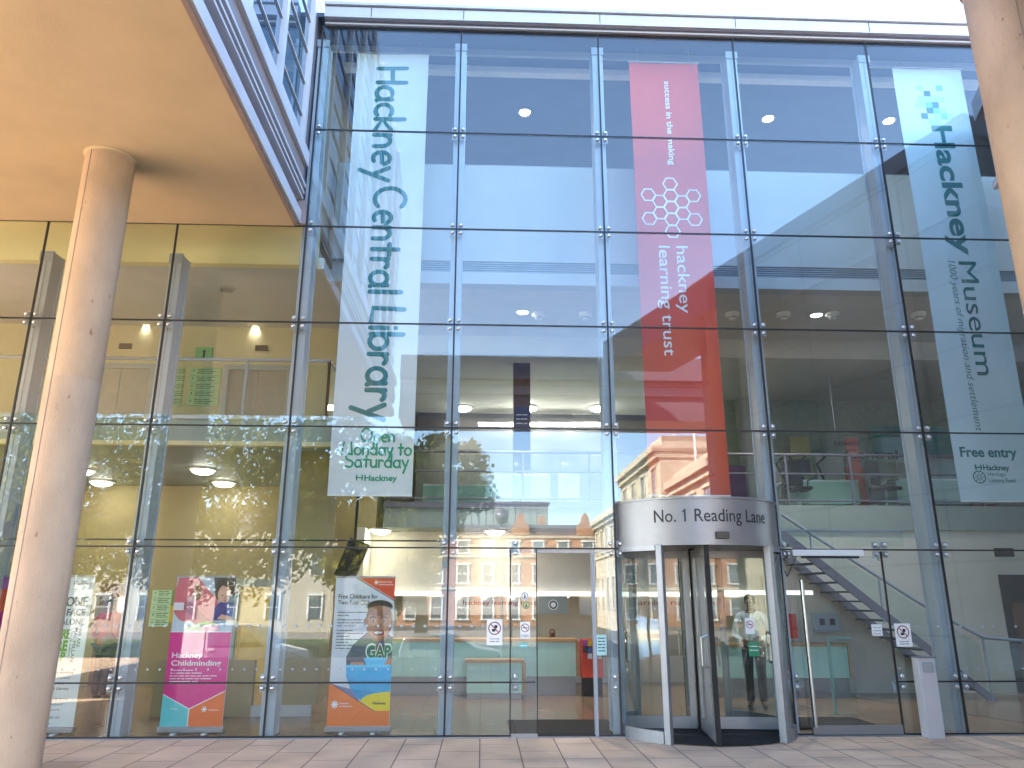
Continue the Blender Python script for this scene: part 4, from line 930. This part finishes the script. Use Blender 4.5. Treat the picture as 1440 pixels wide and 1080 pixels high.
for x, y, l in ((7.6,6.3,'office desk with aqua front panel nearest the revolving door, first floor'), (9.9,6.0,'office desk with aqua front panel nearest the pale blue banner'), (-.6,7.4,'office desk behind the middle first floor railing')): desk(x, y, l)
t = bx('orange_pull_up', ink((.66,.08,.02)), None, 8.55,8.85,6.6,6.65,3.55,5.4); lab(t, 'orange red display board standing among the first floor desks', 'display board')
t = thing('treadmill_frame', (7.6,7.4,3.55), 'dark tubular exercise frame behind the first floor desks', 'frame'); q = MB()
for dx in (0, .5, 1.0): q.tube([(7.2+dx,7.4,3.55),(7.3+dx,7.4,4.5),(7.15+dx,7.4,4.9),(7.4+dx,7.4,5.1)], .03, 8)
q.tube([(7.2,7.4,4.2),(8.4,7.4,4.2)], .025, 8); q.build('tubes', M['black'], t); bx('screen', M['black'], t, 7.45,7.95,7.3,7.36,4.6,5.0)
t = thing('hanging_sign', (8.4,5.0,5.2), 'glass hanging sign with black lettering over the first floor desks', 'sign'); bx('plate', M['glass_in'], t, 7.4,9.4,5.1,5.115,4.55,5.1)
k = MB(); write(k, 'Central', (7.75,5.095,4.62), (1,0,0), (0,0,1), 1.15, .2, bold=.01); k.build('lettering', M['ink'], t)
k = MB(); council_logo(k, (7.55,5.095,4.90), .10, length=.42); k.build('council_emblem', M['ink'], t)
k = MB(); k.tube([(7.6,5.107,5.1),(7.6,5.107,7.0)], .006, 5); k.tube([(9.2,5.107,5.1),(9.2,5.107,7.0)], .006, 5); k.build('hanging_wire', M['inox'], t)
t = bx('pillar_poster', ink((.03,.035,.14)), None, .69,1.03,5.97,5.995,4.9,5.9); lab(t, 'dark blue poster on the brown first floor pillar', 'poster'); k = MB()
for i in range(3): write(k, ('~xxxxx xxxxx', '~xxxx xxxxxxxx', '~xxxxx xxx')[i], (.73,5.968,5.7-i*.1), (1,0,0), (0,0,1), .25, .045)
k.build('lettering', M['white_p'], t)

# ================================================================== LAMPS
def lamp_light(p, e, r=.2, c=(1,.88,.70), parent=None):
    l = bpy.data.lights.new('lamp_light', 'AREA'); l.shape = 'DISK'; l.size = r*2; l.energy = e; l.color = c; l.spread = R(110)
    o = bpy.data.objects.new('lamp_light', l); o.location = p; col.objects.link(o)      # faces straight down, as a new area lamp does
    if parent: o.parent = parent; o.location = Vector(p)-parent.location
def dome(x, y, z, r, label, group, e=0, c=(1,.88,.70)):
    t = thing('dome_light', (x,y,z), label, 'ceiling light', group)
    m = MB(); m.smooth = True; m.lathe([(r*math.cos(a*math.pi/16),-.04-r*.38*math.sin(a*math.pi/16)) for a in range(9)], (x,y,z), 28); m.build('diffuser', M['lamp'], t)
    m = MB(); m.lathe([(r+.04,0),(r+.04,-.035),(r-.01,-.045)], (x,y,z), 28); m.build('rim', M['white_s'], t)
    if e: lamp_light((x,y,z-.05-r*.4), e*.06, r, c, t)
def where(px, py, z): q = atz(px, py, z); return q.x, q.y
for px, py, l in ((285,664,'round lit ceiling dome in the lobby, above the pink banner and nearest the glass'), (335,691,'round lit ceiling dome in the lobby, farther back beside the corner post'), (177,691,'round lit ceiling dome in the lobby, far row beside the concrete column'), (115,665,'round lit ceiling dome in the lobby half hidden by the concrete column')):
    x, y = where(px, py, 3.98); dome(x, min(y, 5.3), 4.05, .20, l, 'lit domes in the ground floor lobby', 8 if py < 680 else 3)
for px, l in ((695,'lit dome under the first floor slab above the sliding door'), (545,'lit dome under the first floor slab above the boy banner')):
    x = at(px,756,6.0).x; dome(x, 4.85, 3.06, .19, l, 'lit domes under the first floor slab', 8)
for px, py, l in ((743,577,'middle lit dome under the high ceiling between the first two long banners'), (651,577,'left lit dome under the high ceiling beside the second steel post'), (842,577,'lit dome under the high ceiling left of the red banner'), (1038,580,'lit dome under the high ceiling just right of the red banner'), (1140,581,'lit dome under the high ceiling above the first floor office desks'), (1240,582,'lit dome under the high ceiling left of the pale blue banner')):
    x, y = where(px, py, 6.9); dome(x, y, 7.0, .24, l, 'lit domes under the high first floor ceiling', 130)
def downlight(px, py, z, label, lit, r=.12):
    x, y = where(px, py, z); t = thing('downlight', (x,y,z), label, 'ceiling light')
    m = MB(); m.lathe([(r+.03,0),(r+.03,-.012),(r,-.014),(r*.8,.0)], (x,y,z), 24); m.build('bezel', M['inox'], t)
    m = MB(); disc(m, (x,y,z-.004), r*.85, (0,0,-1), .004); m.build('lens', M['lamp_w'] if lit else M['alu'], t)
    if lit or z < 7.5: lamp_light((x,y,z-.02), (8 if z < 7.5 else 6) if lit else .9, r*.8, (1,.93,.80), t)  # upper lobby fittings are dark; a faint lamp is added to brighten the lobby
downlight(738,158,11.12,'lit downlight in the top ceiling between white and red banners',True)
downlight(1080,167,11.12,'lit downlight in the top ceiling right of the red banner',True)
downlight(1250,170,11.12,'lit downlight in the top ceiling left of the pale blue banner',True)
downlight(735,439,7.0,'lit downlight under the white gallery between white and red banners',True)
downlight(1148,443,7.0,'lit downlight under the white gallery right of the red banner',True)
downlight(320,407,7.0,'unlit recessed downlight in the upper lobby ceiling, nearest the glass',False)
downlight(207,459,7.0,'unlit recessed downlight in the upper lobby ceiling left of the steel post',False,.1)
downlight(360,461,7.0,'unlit recessed downlight in the upper lobby ceiling above the lift',False,.1)
for px, l in ((757,'just right of the lit downlight left of the red banner'), (823,'beside the steel post left of the red banner'), (1030,'beside the steel post right of the red banner'), (1102,'left of the lit downlight right of the red banner'), (1171,'just right of the lit downlight right of the red banner'), (1292,'beside the pale blue banner')):
    x, y = where(px, 444, 6.95); t = thing('smoke_detector', (x,y,7.0), 'white round detector '+l, 'smoke detector', 'detectors under the gallery')
    m = MB(); m.smooth = True; m.lathe([(.13,0),(.13,-.05),(.10,-.06),(.075,-.075),(.07,-.12),(.001,-.125)], (x,y,7.0), 24); m.build('body', M['white_s'], t)
    m = MB(); m.lathe([(.073,-.085),(.076,-.09),(.073,-.1)], (x,y,7.0), 24); m.build('vent_ring', M['dark'], t)
for k in range(4):
    p = at(700+k*42, 597, 10.8); t = thing('tube_light', (p.x,10.8,6.6), ('first','second','third','fourth')[k]+' from the left of four white tube lights far back over the first floor', 'tube light', 'tube lights over the first floor')
    MB().box(p.x-.55,p.x+.55,10.75,10.85,p.z-.04,p.z+.03).build('tube', M['lamp_w'], t); MB().box(p.x-.57,p.x+.57,10.72,10.88,p.z+.03,p.z+.06).build('housing', M['white_s'], t)
for k, px in enumerate((643,681,720,759,798)):
    p = at(px, 834, 5.4); t = thing('shelf_spotlight', (p.x,5.42,1.76), ('first','second','third','fourth','fifth')[k]+' tiny spotlight from the left under the reception light shelf', 'spotlight', 'spotlights under the reception shelf')
    m = MB(); m.smooth = True; m.lathe([(.001,-.03),(.02,-.025),(.028,.0)], (p.x,5.40,1.77), 12); m.build('lens', M['lamp_w'], t); m = MB(); m.lathe([(.03,.0),(.036,.004),(.036,.01)], (p.x,5.40,1.765), 12); m.build('rim', M['inox'], t)
# intercom post
t = thing('intercom_post', (5.86,-.16,0), 'slim grey metal intercom post standing on the paving by the right steel post', 'post')
bx('post', M['trim'], t, 5.76,5.985,-.24,-.08,0,.98, bevel=.006); bx('top_cap', M['trim_d'], t, 5.745,6.0,-.255,-.065,.98,.995); k = MB(); k.box(5.80,5.945,-.252,-.24,.80,.93); k.build('keypad', M['steel_side'], t)
k = MB(); [k.box(5.825+i*.035,5.85+i*.035,-.257,-.252,.82+j*.03,.84+j*.03) for i in range(3) for j in range(3)]; k.build('buttons', M['inox'], t)

# ================================================================== PEOPLE
M['skin'] = mat('skin', (.42,.25,.17), .55, 0, .08, 20); M['skin_d'] = mat('dark_skin', (.16,.08,.05), .5, 0, .08, 20)
M['shirt'] = mat('white_shirt', (.70,.71,.72), .8, 0, .05, 10, .3, 30); M['trouser'] = mat('dark_trousers', (.035,.035,.045), .85, 0, .1, 10, .3, 30)
M['jacket'] = mat('red_jacket', (.42,.03,.025), .8, 0, .12, 10, .3, 25); M['hair'] = mat('dark_hair', (.02,.014,.01), .6, 0, .3, 40); M['shoe'] = mat('black_shoe', (.02,.02,.02), .35)
def skin(name, joints, edges, m, parent, sub=2, rootk=None):
    names = list(joints); me = bpy.data.meshes.new(name); off = parent_loc(parent)
    me.from_pydata([Vector(joints[k][0])-off for k in names], [(names.index(a), names.index(b)) for a, b in edges], [])
    o = bpy.data.objects.new(name, me); col.objects.link(o); o.parent = parent; me.materials.append(m)
    md = o.modifiers.new('skin', 'SKIN'); md.use_smooth_shade = True
    if not me.skin_vertices: pass
    sv = me.skin_vertices[0].data
    for i, k in enumerate(names):
        r = joints[k][1]; sv[i].radius = r if isinstance(r, tuple) else (r, r); sv[i].use_root = (k == (rootk or names[0]))
    s = o.modifiers.new('smooth', 'SUBSURF'); s.levels = sub; s.render_levels = sub
    return o
def person(x, y, facing, label, H=1.75, pose='clasp', top='shirt', sk='skin', z0=.004, sleeves=True):
    t = thing('person', (x,y,z0), label, 'person'); k = H/1.75
    f = Vector((math.cos(facing), math.sin(facing), 0)); s = Vector((f.y, -f.x, 0))       # s = the person's right
    def P(r, fw, up): return Vector((x,y,z0))+(s*r+f*fw+Vector((0,0,up)))*k
    if pose == 'clasp': el, wr, hd = (.29,-.04,1.12), (.12,.19,1.02), (.045,.235,.99)
    else: el, wr, hd = (.27,-.08,1.12), (.24,.16,1.0), (.23,.25,1.0)
    J = {'pelvis': (P(0,0,.95), (.155,.11)), 'waist': (P(0,.0,1.10), (.14,.10)), 'chest': (P(0,0,1.30), (.165,.115)), 'neck0': (P(0,-.01,1.45), (.08,.07)), 'neck': (P(0,.0,1.53), .055), 'jaw': (P(0,.03,1.59), (.062,.075)), 'head': (P(0,.015,1.66), (.075,.092)), 'crown': (P(0,.0,1.725), (.055,.065))}
    E = [('pelvis','waist'),('waist','chest'),('chest','neck0'),('neck0','neck'),('neck','jaw'),('jaw','head'),('head','crown')]
    for n, g in (('r',1),('l',-1)):
        J['sh'+n] = (P(.19*g,-.01,1.42), .062); J['el'+n] = (P(el[0]*g,el[1],el[2]), .045); J['wr'+n] = (P(wr[0]*g,wr[1],wr[2]), .028); J['pa'+n] = (P(hd[0]*g,hd[1],hd[2]), (.036,.018))
        J['hip'+n] = (P(.095*g,0,.88), .095); J['kn'+n] = (P(.10*g,.02,.50), .062); J['an'+n] = (P(.10*g,-.02,.09), .042); J['toe'+n] = (P(.12*g,.15,.035), .035)
        E += [('neck0','sh'+n),('sh'+n,'el'+n),('el'+n,'wr'+n),('wr'+n,'pa'+n),('pelvis','hip'+n),('hip'+n,'kn'+n),('kn'+n,'an'+n),('an'+n,'toe'+n)]
        pa, wrv = J['pa'+n][0], J['wr'+n][0]; d = (pa-wrv).normalized(); side = d.cross(Vector((0,0,1))).normalized(); upv = side.cross(d)
        for q in range(4):
            b = pa+upv*(.026-.017*q)*k; ln = (.040,.046,.042,.033)[q]*k
            J['f%s%da' % (n,q)] = (b+d*.02*k, .0095); J['f%s%db' % (n,q)] = (b+d*(.02*k+ln)-side*.008*g, .0085); J['f%s%dc' % (n,q)] = (b+d*(.02*k+ln*1.5)-side*.03*g, .0075)
            E += [('pa'+n,'f%s%da' % (n,q)),('f%s%da' % (n,q),'f%s%db' % (n,q)),('f%s%db' % (n,q),'f%s%dc' % (n,q))]
        J['t%sa' % n] = (wrv+(pa-wrv)*.6+upv*.035*k, .011); J['t%sb' % n] = (pa+upv*.055*k+d*.03*k, .009); E += [('wr'+n,'t%sa' % n),('t%sa' % n,'t%sb' % n)]
    body = skin('body', J, E, M[sk], t)
    h = P(0,.015,1.655)
    fm = MB(); fm.smooth = True
    def blob(mb, c, rx, ry, rz, n=10):
        vs = []; fs = []
        for i in range(n+1):
            for j in range(n):
                a, b = math.pi*i/n, 2*math.pi*j/n; vs.append(Vector(c)+s*rx*math.sin(a)*math.cos(b)*k+f*ry*math.sin(a)*math.sin(b)*k+Vector((0,0,rz*math.cos(a)*k)))
        for i in range(n):
            for j in range(n): fs.append((i*n+j,(i+1)*n+j,(i+1)*n+(j+1) % n,i*n+(j+1) % n))
        mb.add(vs, fs)
    blob(fm, P(0,.105,1.635), .014,.022,.026); blob(fm, P(.078,.0,1.64), .012,.02,.032); blob(fm, P(-.078,.0,1.64), .012,.02,.032); fm.build('nose_and_ears', M[sk], t)
    em = MB(); em.smooth = True; blob(em, P(.032,.092,1.66), .014,.01,.008); blob(em, P(-.032,.092,1.66), .014,.01,.008); em.build('eyes', M['white_p'], t)
    em = MB(); em.smooth = True; blob(em, P(.032,.101,1.66), .006,.004,.006); blob(em, P(-.032,.101,1.66), .006,.004,.006); em.build('pupils', M['ink'], t)
    mm = MB(); mm.smooth = True; blob(mm, P(0,.098,1.597), .024,.008,.007); mm.build('mouth', mat('lips', (.30,.10,.09), .5), t)
    hm = MB(); hm.smooth = True; blob(hm, P(0,-.018,1.70), .088,.10,.068, 14); hm.build('hair', M['hair'], t)
    T = {q: (J[q][0], tuple(v*1.13 for v in (J[q][1] if isinstance(J[q][1], tuple) else (J[q][1],)*2))) for q in ('waist','chest','neck0','shr','elr','wrr','shl','ell','wrl')}
    T['hem'] = (P(0,0,.90), (.19,.135)); T['neck0'] = (P(0,-.01,1.455), (.085,.08))
    for n in 'rl': a = J['wr'+n][0]; T['wr'+n] = (a+(J['el'+n][0]-a)*.12, .038)
    skin('top', T, [('waist','hem'),('waist','chest'),('chest','neck0'),('neck0','shr'),('shr','elr'),('elr','wrr'),('neck0','shl'),('shl','ell'),('ell','wrl')], M[top], t)
    T = {'pelvis': (P(0,0,.97), (.165,.12))}
    for n in 'rl':
        T['hip'+n] = (J['hip'+n][0], .108); T['kn'+n] = (J['kn'+n][0], .078); T['an'+n] = (P(.10*(1 if n == 'r' else -1),-.015,.07), .068)
    skin('trousers', T, [('pelvis','hipr'),('hipr','knr'),('knr','anr'),('pelvis','hipl'),('hipl','knl'),('knl','anl')], M['trouser'], t)
    for g in (1, -1): skin('shoe', {'heel': (P(.10*g,-.04,.045), .045), 'ball': (P(.115*g,.09,.04), (.048,.036)), 'tip': (P(.125*g,.17,.03), (.035,.025))}, [('heel','ball'),('ball','tip')], M['shoe'], t)
    return t
def spot(px, py): q = atz(px, py, 0); return q.x, q.y
x, y = spot(1066, 996); person(x, y, R(-110), 'person in a white shirt and dark trousers with hands clasped, beyond the revolving door', 1.78, 'clasp', 'shirt', 'skin_d')
x, y = spot(138, 985); person(x, min(y, 4.2), R(70), 'person in a red jacket and dark trousers standing behind the white banner', 1.72, 'reach', 'jacket', 'skin_d')
person(1.42, 5.25, R(-90), 'dark haired receptionist whose head shows over the aqua counter', 1.12, 'clasp', 'trouser', 'skin_d')

# ================================================================== STREET BEHIND THE VIEWER (seen in the glass)
def tree(x, y, h, r, seed, label, m='leaf', squash=.85, zc=None, n=98, trunk=.3):
    rnd = random.Random(seed); z0 = ZR+.1; t = thing('street_tree', (x,y,z0), label, 'tree'); C0 = Vector((x,y,z0+(zc or h-r*squash)))
    k = MB(); k.smooth = True; tips = []
    k.tube([(x,y,z0-.1),(x+.06,y,z0+h*.16),(x-.05,y+.05,z0+h*.36),(x,y,z0+h*.62)], [trunk*1.25,trunk,trunk*.8,trunk*.4], 10)
    for i in range(9):
        a = i*2.4+rnd.random(); e = rnd.uniform(.2,1.1); b = Vector((x,y,z0+h*rnd.uniform(.26,.5))); d = Vector((math.cos(a)*math.cos(e), math.sin(a)*math.cos(e), math.sin(e)))
        c = b+d*r*rnd.uniform(.6,.85); mid = b+d*r*.4+Vector((0,0,-.15)); k.tube([b,mid,c], [trunk*.45,trunk*.28,.04], 6)
    k.build('trunk', M['bark'], t)
    g = MB(); blobs = []
    while len(blobs) < n:
        v = Vector((rnd.uniform(-1,1), rnd.uniform(-1,1), rnd.uniform(-1,1)))
        if .3 < v.length < 1: blobs.append((C0+Vector((v.x*r, v.y*r, v.z*r*squash)), rnd.uniform(.16,.30)*r))
    for c, br in blobs:
        for q in range(110):
            v = Vector((rnd.gauss(0,1), rnd.gauss(0,1), rnd.gauss(0,.75))).normalized()*br*rnd.uniform(.45,1.08)
            p = c+v; a = Vector((rnd.gauss(0,1), rnd.gauss(0,1), rnd.gauss(0,1))).normalized(); b = a.orthogonal().normalized(); c2 = a.cross(b); sz = rnd.uniform(.10,.20)
            g.add([p-b*sz, p-c2*sz*.6, p+b*sz, p+c2*sz*.6], [(0,1,2,3)])
    g.build('crown', M[m], t)
tree(-19.5,-27,13.0,6.3,1,'broad yellow green street tree mirrored at the far left of the glass')
tree(-13.0,-29,12.2,5.4,2,'leafy street tree mirrored behind the pink banner')
tree(-26,-33,14,6,3,'tall street tree mirrored at the left edge beyond the column','leaf_d')
tree(-6.9,-27.5,11.5,4.2,4,'dark green street tree mirrored over the white hanging banner','leaf_d')
tree(-3.0,-28.5,11.6,3.2,5,'rounded dark street tree mirrored beside the second steel post','leaf_d', zc=8.4)
tree(-4.6,-25.5,7.2,2.6,6,'small yellow green street tree mirrored above the boy banner','leaf', zc=4.6, n=60, trunk=.16)

# town hall with its long sunlit side
th = thing('town_hall', (12,-45,ZR), 'cream stone town hall with cornice and tall windows mirrored above the revolving door', 'building')
X0 = 12.4
def block(name, y0, y1, z1, x=X0, x1=34):
    b = bx(name, M['stone'], th, x,x1,y0,y1,ZR-.2,z1)
    bx('cornice', M['stone'], th, x-.55,x1,y0+.2,y1-.2 if False else y1,z1-.05,z1+.38); bx('cornice', M['stone'], th, x-.3,x1,y0+.1,y1,z1-.45,z1-.051); bx('parapet', M['stone'], th, x+.15,x1,y0+.2,y1,z1+.381,z1+1.0)
    bx('string_course', M['stone'], th, x-.14,x1,y0+.05,y1,z1-3.6,z1-3.35)
    k = max(2, int((y0-y1 if y0 > y1 else y1-y0)/3.1)); L_ = abs(y1-y0)
    for i in range(k):
        yc = min(y0,y1)+L_*(i+.5)/k
        for zb, hh in ((1.0,2.4),(z1-2.9,1.75)):
            f = MB(); f.box(x-.08,x-.001,yc-.75,yc-.57,zb-.12,zb+hh+.2); f.box(x-.08,x-.001,yc+.57,yc+.75,zb-.12,zb+hh+.2); f.box(x-.13,x-.002,yc-.85,yc+.85,zb+hh+.2,zb+hh+.38); f.box(x-.13,x-.002,yc-.85,yc+.85,zb-.25,zb-.12)
            f.box(x-.05,x-.003,yc-.03,yc+.03,zb-.119,zb+hh+.199); f.box(x-.049,x-.003,yc-.569,yc+.569,zb+hh*.5-.03,zb+hh*.5+.03)
            o = f.build('window', M['stone'], th); MB().box(x-.02,x-.0005,yc-.56,yc+.56,zb-.11,zb+hh+.19).build('pane', M['win'], o)
block('near_range', -29, -38.5, 8.6)
block('main_block', -38.6, -53, 11.2, X0-.7)
block('far_range', -53.1, -72, 9.2, X0-.2)
bx('entrance_steps', M['stone'], th, X0-2.2,X0-.72,-48,-43,ZR,ZR+.9)
for k, (px, yy) in enumerate(((893, -41), (931, -37))):
    dist = abs(yy)+10.58; x = dist*math.tan(math.atan((px-677)/1060*1.04))
    x = X0+1.0+k*.3; t = thing('flagpole', (x,yy,9), ('white flagpole with a drooping flag mirrored left of the red banner','white flagpole mirrored behind the foot of the red banner')[k], 'flagpole'); z0_ = 11.2 if k == 0 else 9.5
    p = MB(); p.tube([(x,yy,z0_-.3),(x,yy,z0_+6)], [.09,.05], 8); p.build('pole', M['white_s'], t); fl = MB(); fl.box(x-.02,x+.02,yy-.35,yy-.05,z0_+3.8,z0_+5.6); fl.build('flag', ink((.45,.05,.06)), t)
# red brick building closing the view
bb = thing('brick_building', (2,-76,ZR), 'red brick building with white framed windows and gabled parapet mirrored beside the revolving door', 'building')
BYF = -74
bx('wall', M['brickwork'], bb, -9,16,-90,BYF,ZR-.2,8.4); bx('roof', M['trim_d'], bb, -9.2,16.2,-90,BYF-.6,8.4,9.6)
for z in (2.6, 6.0, 8.1): bx('stone_band', M['stone'], bb, -9.05,16.05,-89,BYF+.12,z,z+.25)
for xg in (4.2, 11.4):
    q = MB(); q.prism([(-.9,8.4),(.9,8.4),(.9,9.5),(.5,9.8),(.4,10.5),(0,10.9),(-.4,10.5),(-.5,9.8),(-.9,9.5)], (xg,BYF-.5,0), (1,0,0), (0,0,1), (0,1,0), .6); q.build('gable', M['brickwork'], bb)
    bx('chimney', M['brickwork'], bb, xg+2.4,xg+3.2,-80,-79,9.6,11)
for i in range(9):
    for zb, hh in ((-.4,2.2),(3.3,1.9),(6.5,1.2)):
        xc = -7.6+i*2.75; f = MB(); f.box(xc-.7,xc-.52,BYF,BYF+.1,zb,zb+hh); f.box(xc+.52,xc+.7,BYF,BYF+.1,zb,zb+hh); f.box(xc-.8,xc+.8,BYF,BYF+.16,zb+hh,zb+hh+.2); f.box(xc-.8,xc+.8,BYF,BYF+.16,zb-.15,zb); f.box(xc-.519,xc+.519,BYF+.01,BYF+.06,zb+hh/2-.04,zb+hh/2+.04)
        if zb < 0: f.prism([(-.8,0),(.8,0),(0,.45)], (xc,BYF,zb+hh+.2), (1,0,0), (0,0,1), (0,1,0), .16)
        o = f.build('window', M['white_s'], bb); MB().box(xc-.52,xc+.52,BYF+.003,BYF+.02,zb,zb+hh).build('pane', M['win'], o)
t = thing('glazed_block', (-1,-95,ZR), 'pale grey green block with flat roof mirrored above the brick building', 'building'); bx('wall', mat('green_grey_cladding', (.33,.38,.35), .5), t, -12,9.0,-104,-94,ZR,14.2); bx('roof_edge', M['trim_d'], t, -12.2,9.2,-104,-93.8,14.2,14.5); jw = MB()
for k in range(20): jw.box(-11.6+k*1.0,-11.55+k*1.0,-94,-93.95,9,14)
jw.build('cladding_joint', M['trim_d'], t)
t = thing('terrace_house', (-34,-58,ZR), 'pale terrace with rows of windows mirrored low at the far left of the glass', 'building'); bx('wall', mat('pale_render', (.50,.45,.36), .8), t, -62,-12,-68,-56,ZR,7.8); bx('roof', M['trim_d'], t, -62.3,-11.7,-68,-55.6,7.8,9.2)
for i in range(14):
    for zb in (0, 3.6):
        xc = -59.5+i*3.5; f = MB(); f.box(xc-.65,xc-.5,-56,-55.9,zb,zb+1.9); f.box(xc+.5,xc+.65,-56,-55.9,zb,zb+1.9); f.box(xc-.65,xc+.65,-56,-55.85,zb+1.9,zb+2.05); f.box(xc-.499,xc+.499,-55.99,-55.93,zb+.92,zb+.98)
        o = f.build('window', M['white_s'], t); MB().box(xc-.5,xc+.5,-55.99,-55.97,zb,zb+1.9).build('pane', M['win'], o)
# street lamp
t = thing('street_lamp', (.9,-25.2,ZR+.1), 'tall grey street lamp mirrored between the tree and the red brick building', 'street lamp'); p = MB(); p.tube([(.9,-25.2,ZR+.1),(.9,-25.2,2.5),(.9,-25.2,5.1)], [.10,.07,.05], 10); p.build('pole', M['trim_d'], t); p = MB(); p.smooth = True; p.lathe([(.02,.75),(.30,.45),(.34,.36),(.20,.0),(.06,-.05)], (.9,-25.2,5.1), 20); p.build('lantern', M['trim_d'], t)
# van and car
def wheel(parent, x, y, z, r):
    m = MB(); m.smooth = True; ax = [(x,y-.11,z),(x,y-.10,z),(x,y+.10,z),(x,y+.11,z)]; m.tube(ax, [r*.8,r,r,r*.8], 24); o = m.build('wheel', M['rubber'], parent)
    m = MB(); m.tube([(x,y+.112,z),(x,y+.125,z)], [r*.6,r*.5], 18); m.build('hub', M['alu'], o)
def vehicle(name, x, y, side, roofpts, wins, L_, wd, paint, label, cat, wr):
    t = thing(name, (x,y,ZR), label, cat); z = ZR
    b = MB(); b.prism(side, (x,y-wd/2,z), (1,0,0), (0,0,1), (0,1,0), wd); b.build('body', paint, t, .05)
    for w_ in wins:
        for yy, nn in ((y+wd/2, 1), (y-wd/2-.012, 1)): q = MB(); q.prism(w_, (x,yy,z), (1,0,0), (0,0,1), (0,1,0), .012); q.build('side_window', M['win'], t)
    for wx in wr:
        for yy in (y-wd/2+.08, y+wd/2-.06): wheel(t, x+wx, yy, z+.34, .34)
    return t
M['van'] = mat('white_van_paint', (.78,.77,.74), .25, 0, .03, 2); M['silver'] = mat('silver_car_paint', (.40,.42,.44), .25, .6, .04, 2)
vx = -11.0; v = vehicle('parked_van', vx, -17.6, [(0,.35),(0,1.75),(.12,1.95),(2.9,1.98),(3.25,1.9),(3.9,1.28),(4.75,1.08),(4.9,.85),(4.9,.35)], None, [[(1.75,1.25),(1.75,1.75),(2.75,1.77),(2.75,1.25)],[(2.85,1.25),(2.85,1.77),(3.15,1.72),(3.65,1.27)]], 4.9, 1.85, M['van'], 'white pickup van parked across the street, mirrored behind the pink banner', 'van', (.95, 3.95))
d = MB(); d.box(vx+1.65,vx+1.67,-16.675,-16.66,.45+ZR,1.9+ZR); d.box(vx+2.79,vx+2.81,-16.675,-16.66,.45+ZR,1.9+ZR); d.box(vx+1.85,vx+2.05,-16.675,-16.645,1.1+ZR,1.14+ZR); d.box(vx+.1,vx+4.85,-16.675,-16.65,.62+ZR,.70+ZR); d.build('door_trim', M['black'], v)
d = MB(); d.box(vx+4.86,vx+4.93,-17.0,-16.75,.8+ZR,1.0+ZR); d.build('headlight', M['inox'], v); d = MB(); d.box(vx+4.86,vx+4.93,-18.45,-18.2,.8+ZR,1.0+ZR); d.build('headlight', M['inox'], v)
for cx, mt, lb in ((-3.2, 'silver', 'silver hatchback parked across the street, mirrored behind the sliding door'), (2.6, 'trim_d', 'dark grey hatchback parked across the street, mirrored in the revolving door')):
    c = vehicle('parked_car', cx, -21.5, [(0,.3),(0,.85),(.15,1.35),(.6,1.48),(2.2,1.5),(3.0,1.0),(3.9,.85),(4.05,.6),(4.05,.3)], None, [[(.35,.95),(.45,1.32),(1.4,1.42),(1.4,.95)],[(1.48,.95),(1.48,1.42),(2.1,1.42),(2.75,.98)]], 4.05, 1.75, M[mt] if mt == 'silver' else mat('dark_car_paint', (.05,.055,.06), .2), lb, 'car', (.8, 3.25))
    d = MB(); d.box(cx+.0,cx+.04,-22.2,-20.8,.6+ZR,.75+ZR); d.build('tail_light', M['red'], c); d = MB(); d.box(cx+1.43,cx+1.45,-20.63,-20.615,.4+ZR,1.42+ZR); d.build('door_gap', M['black'], c)
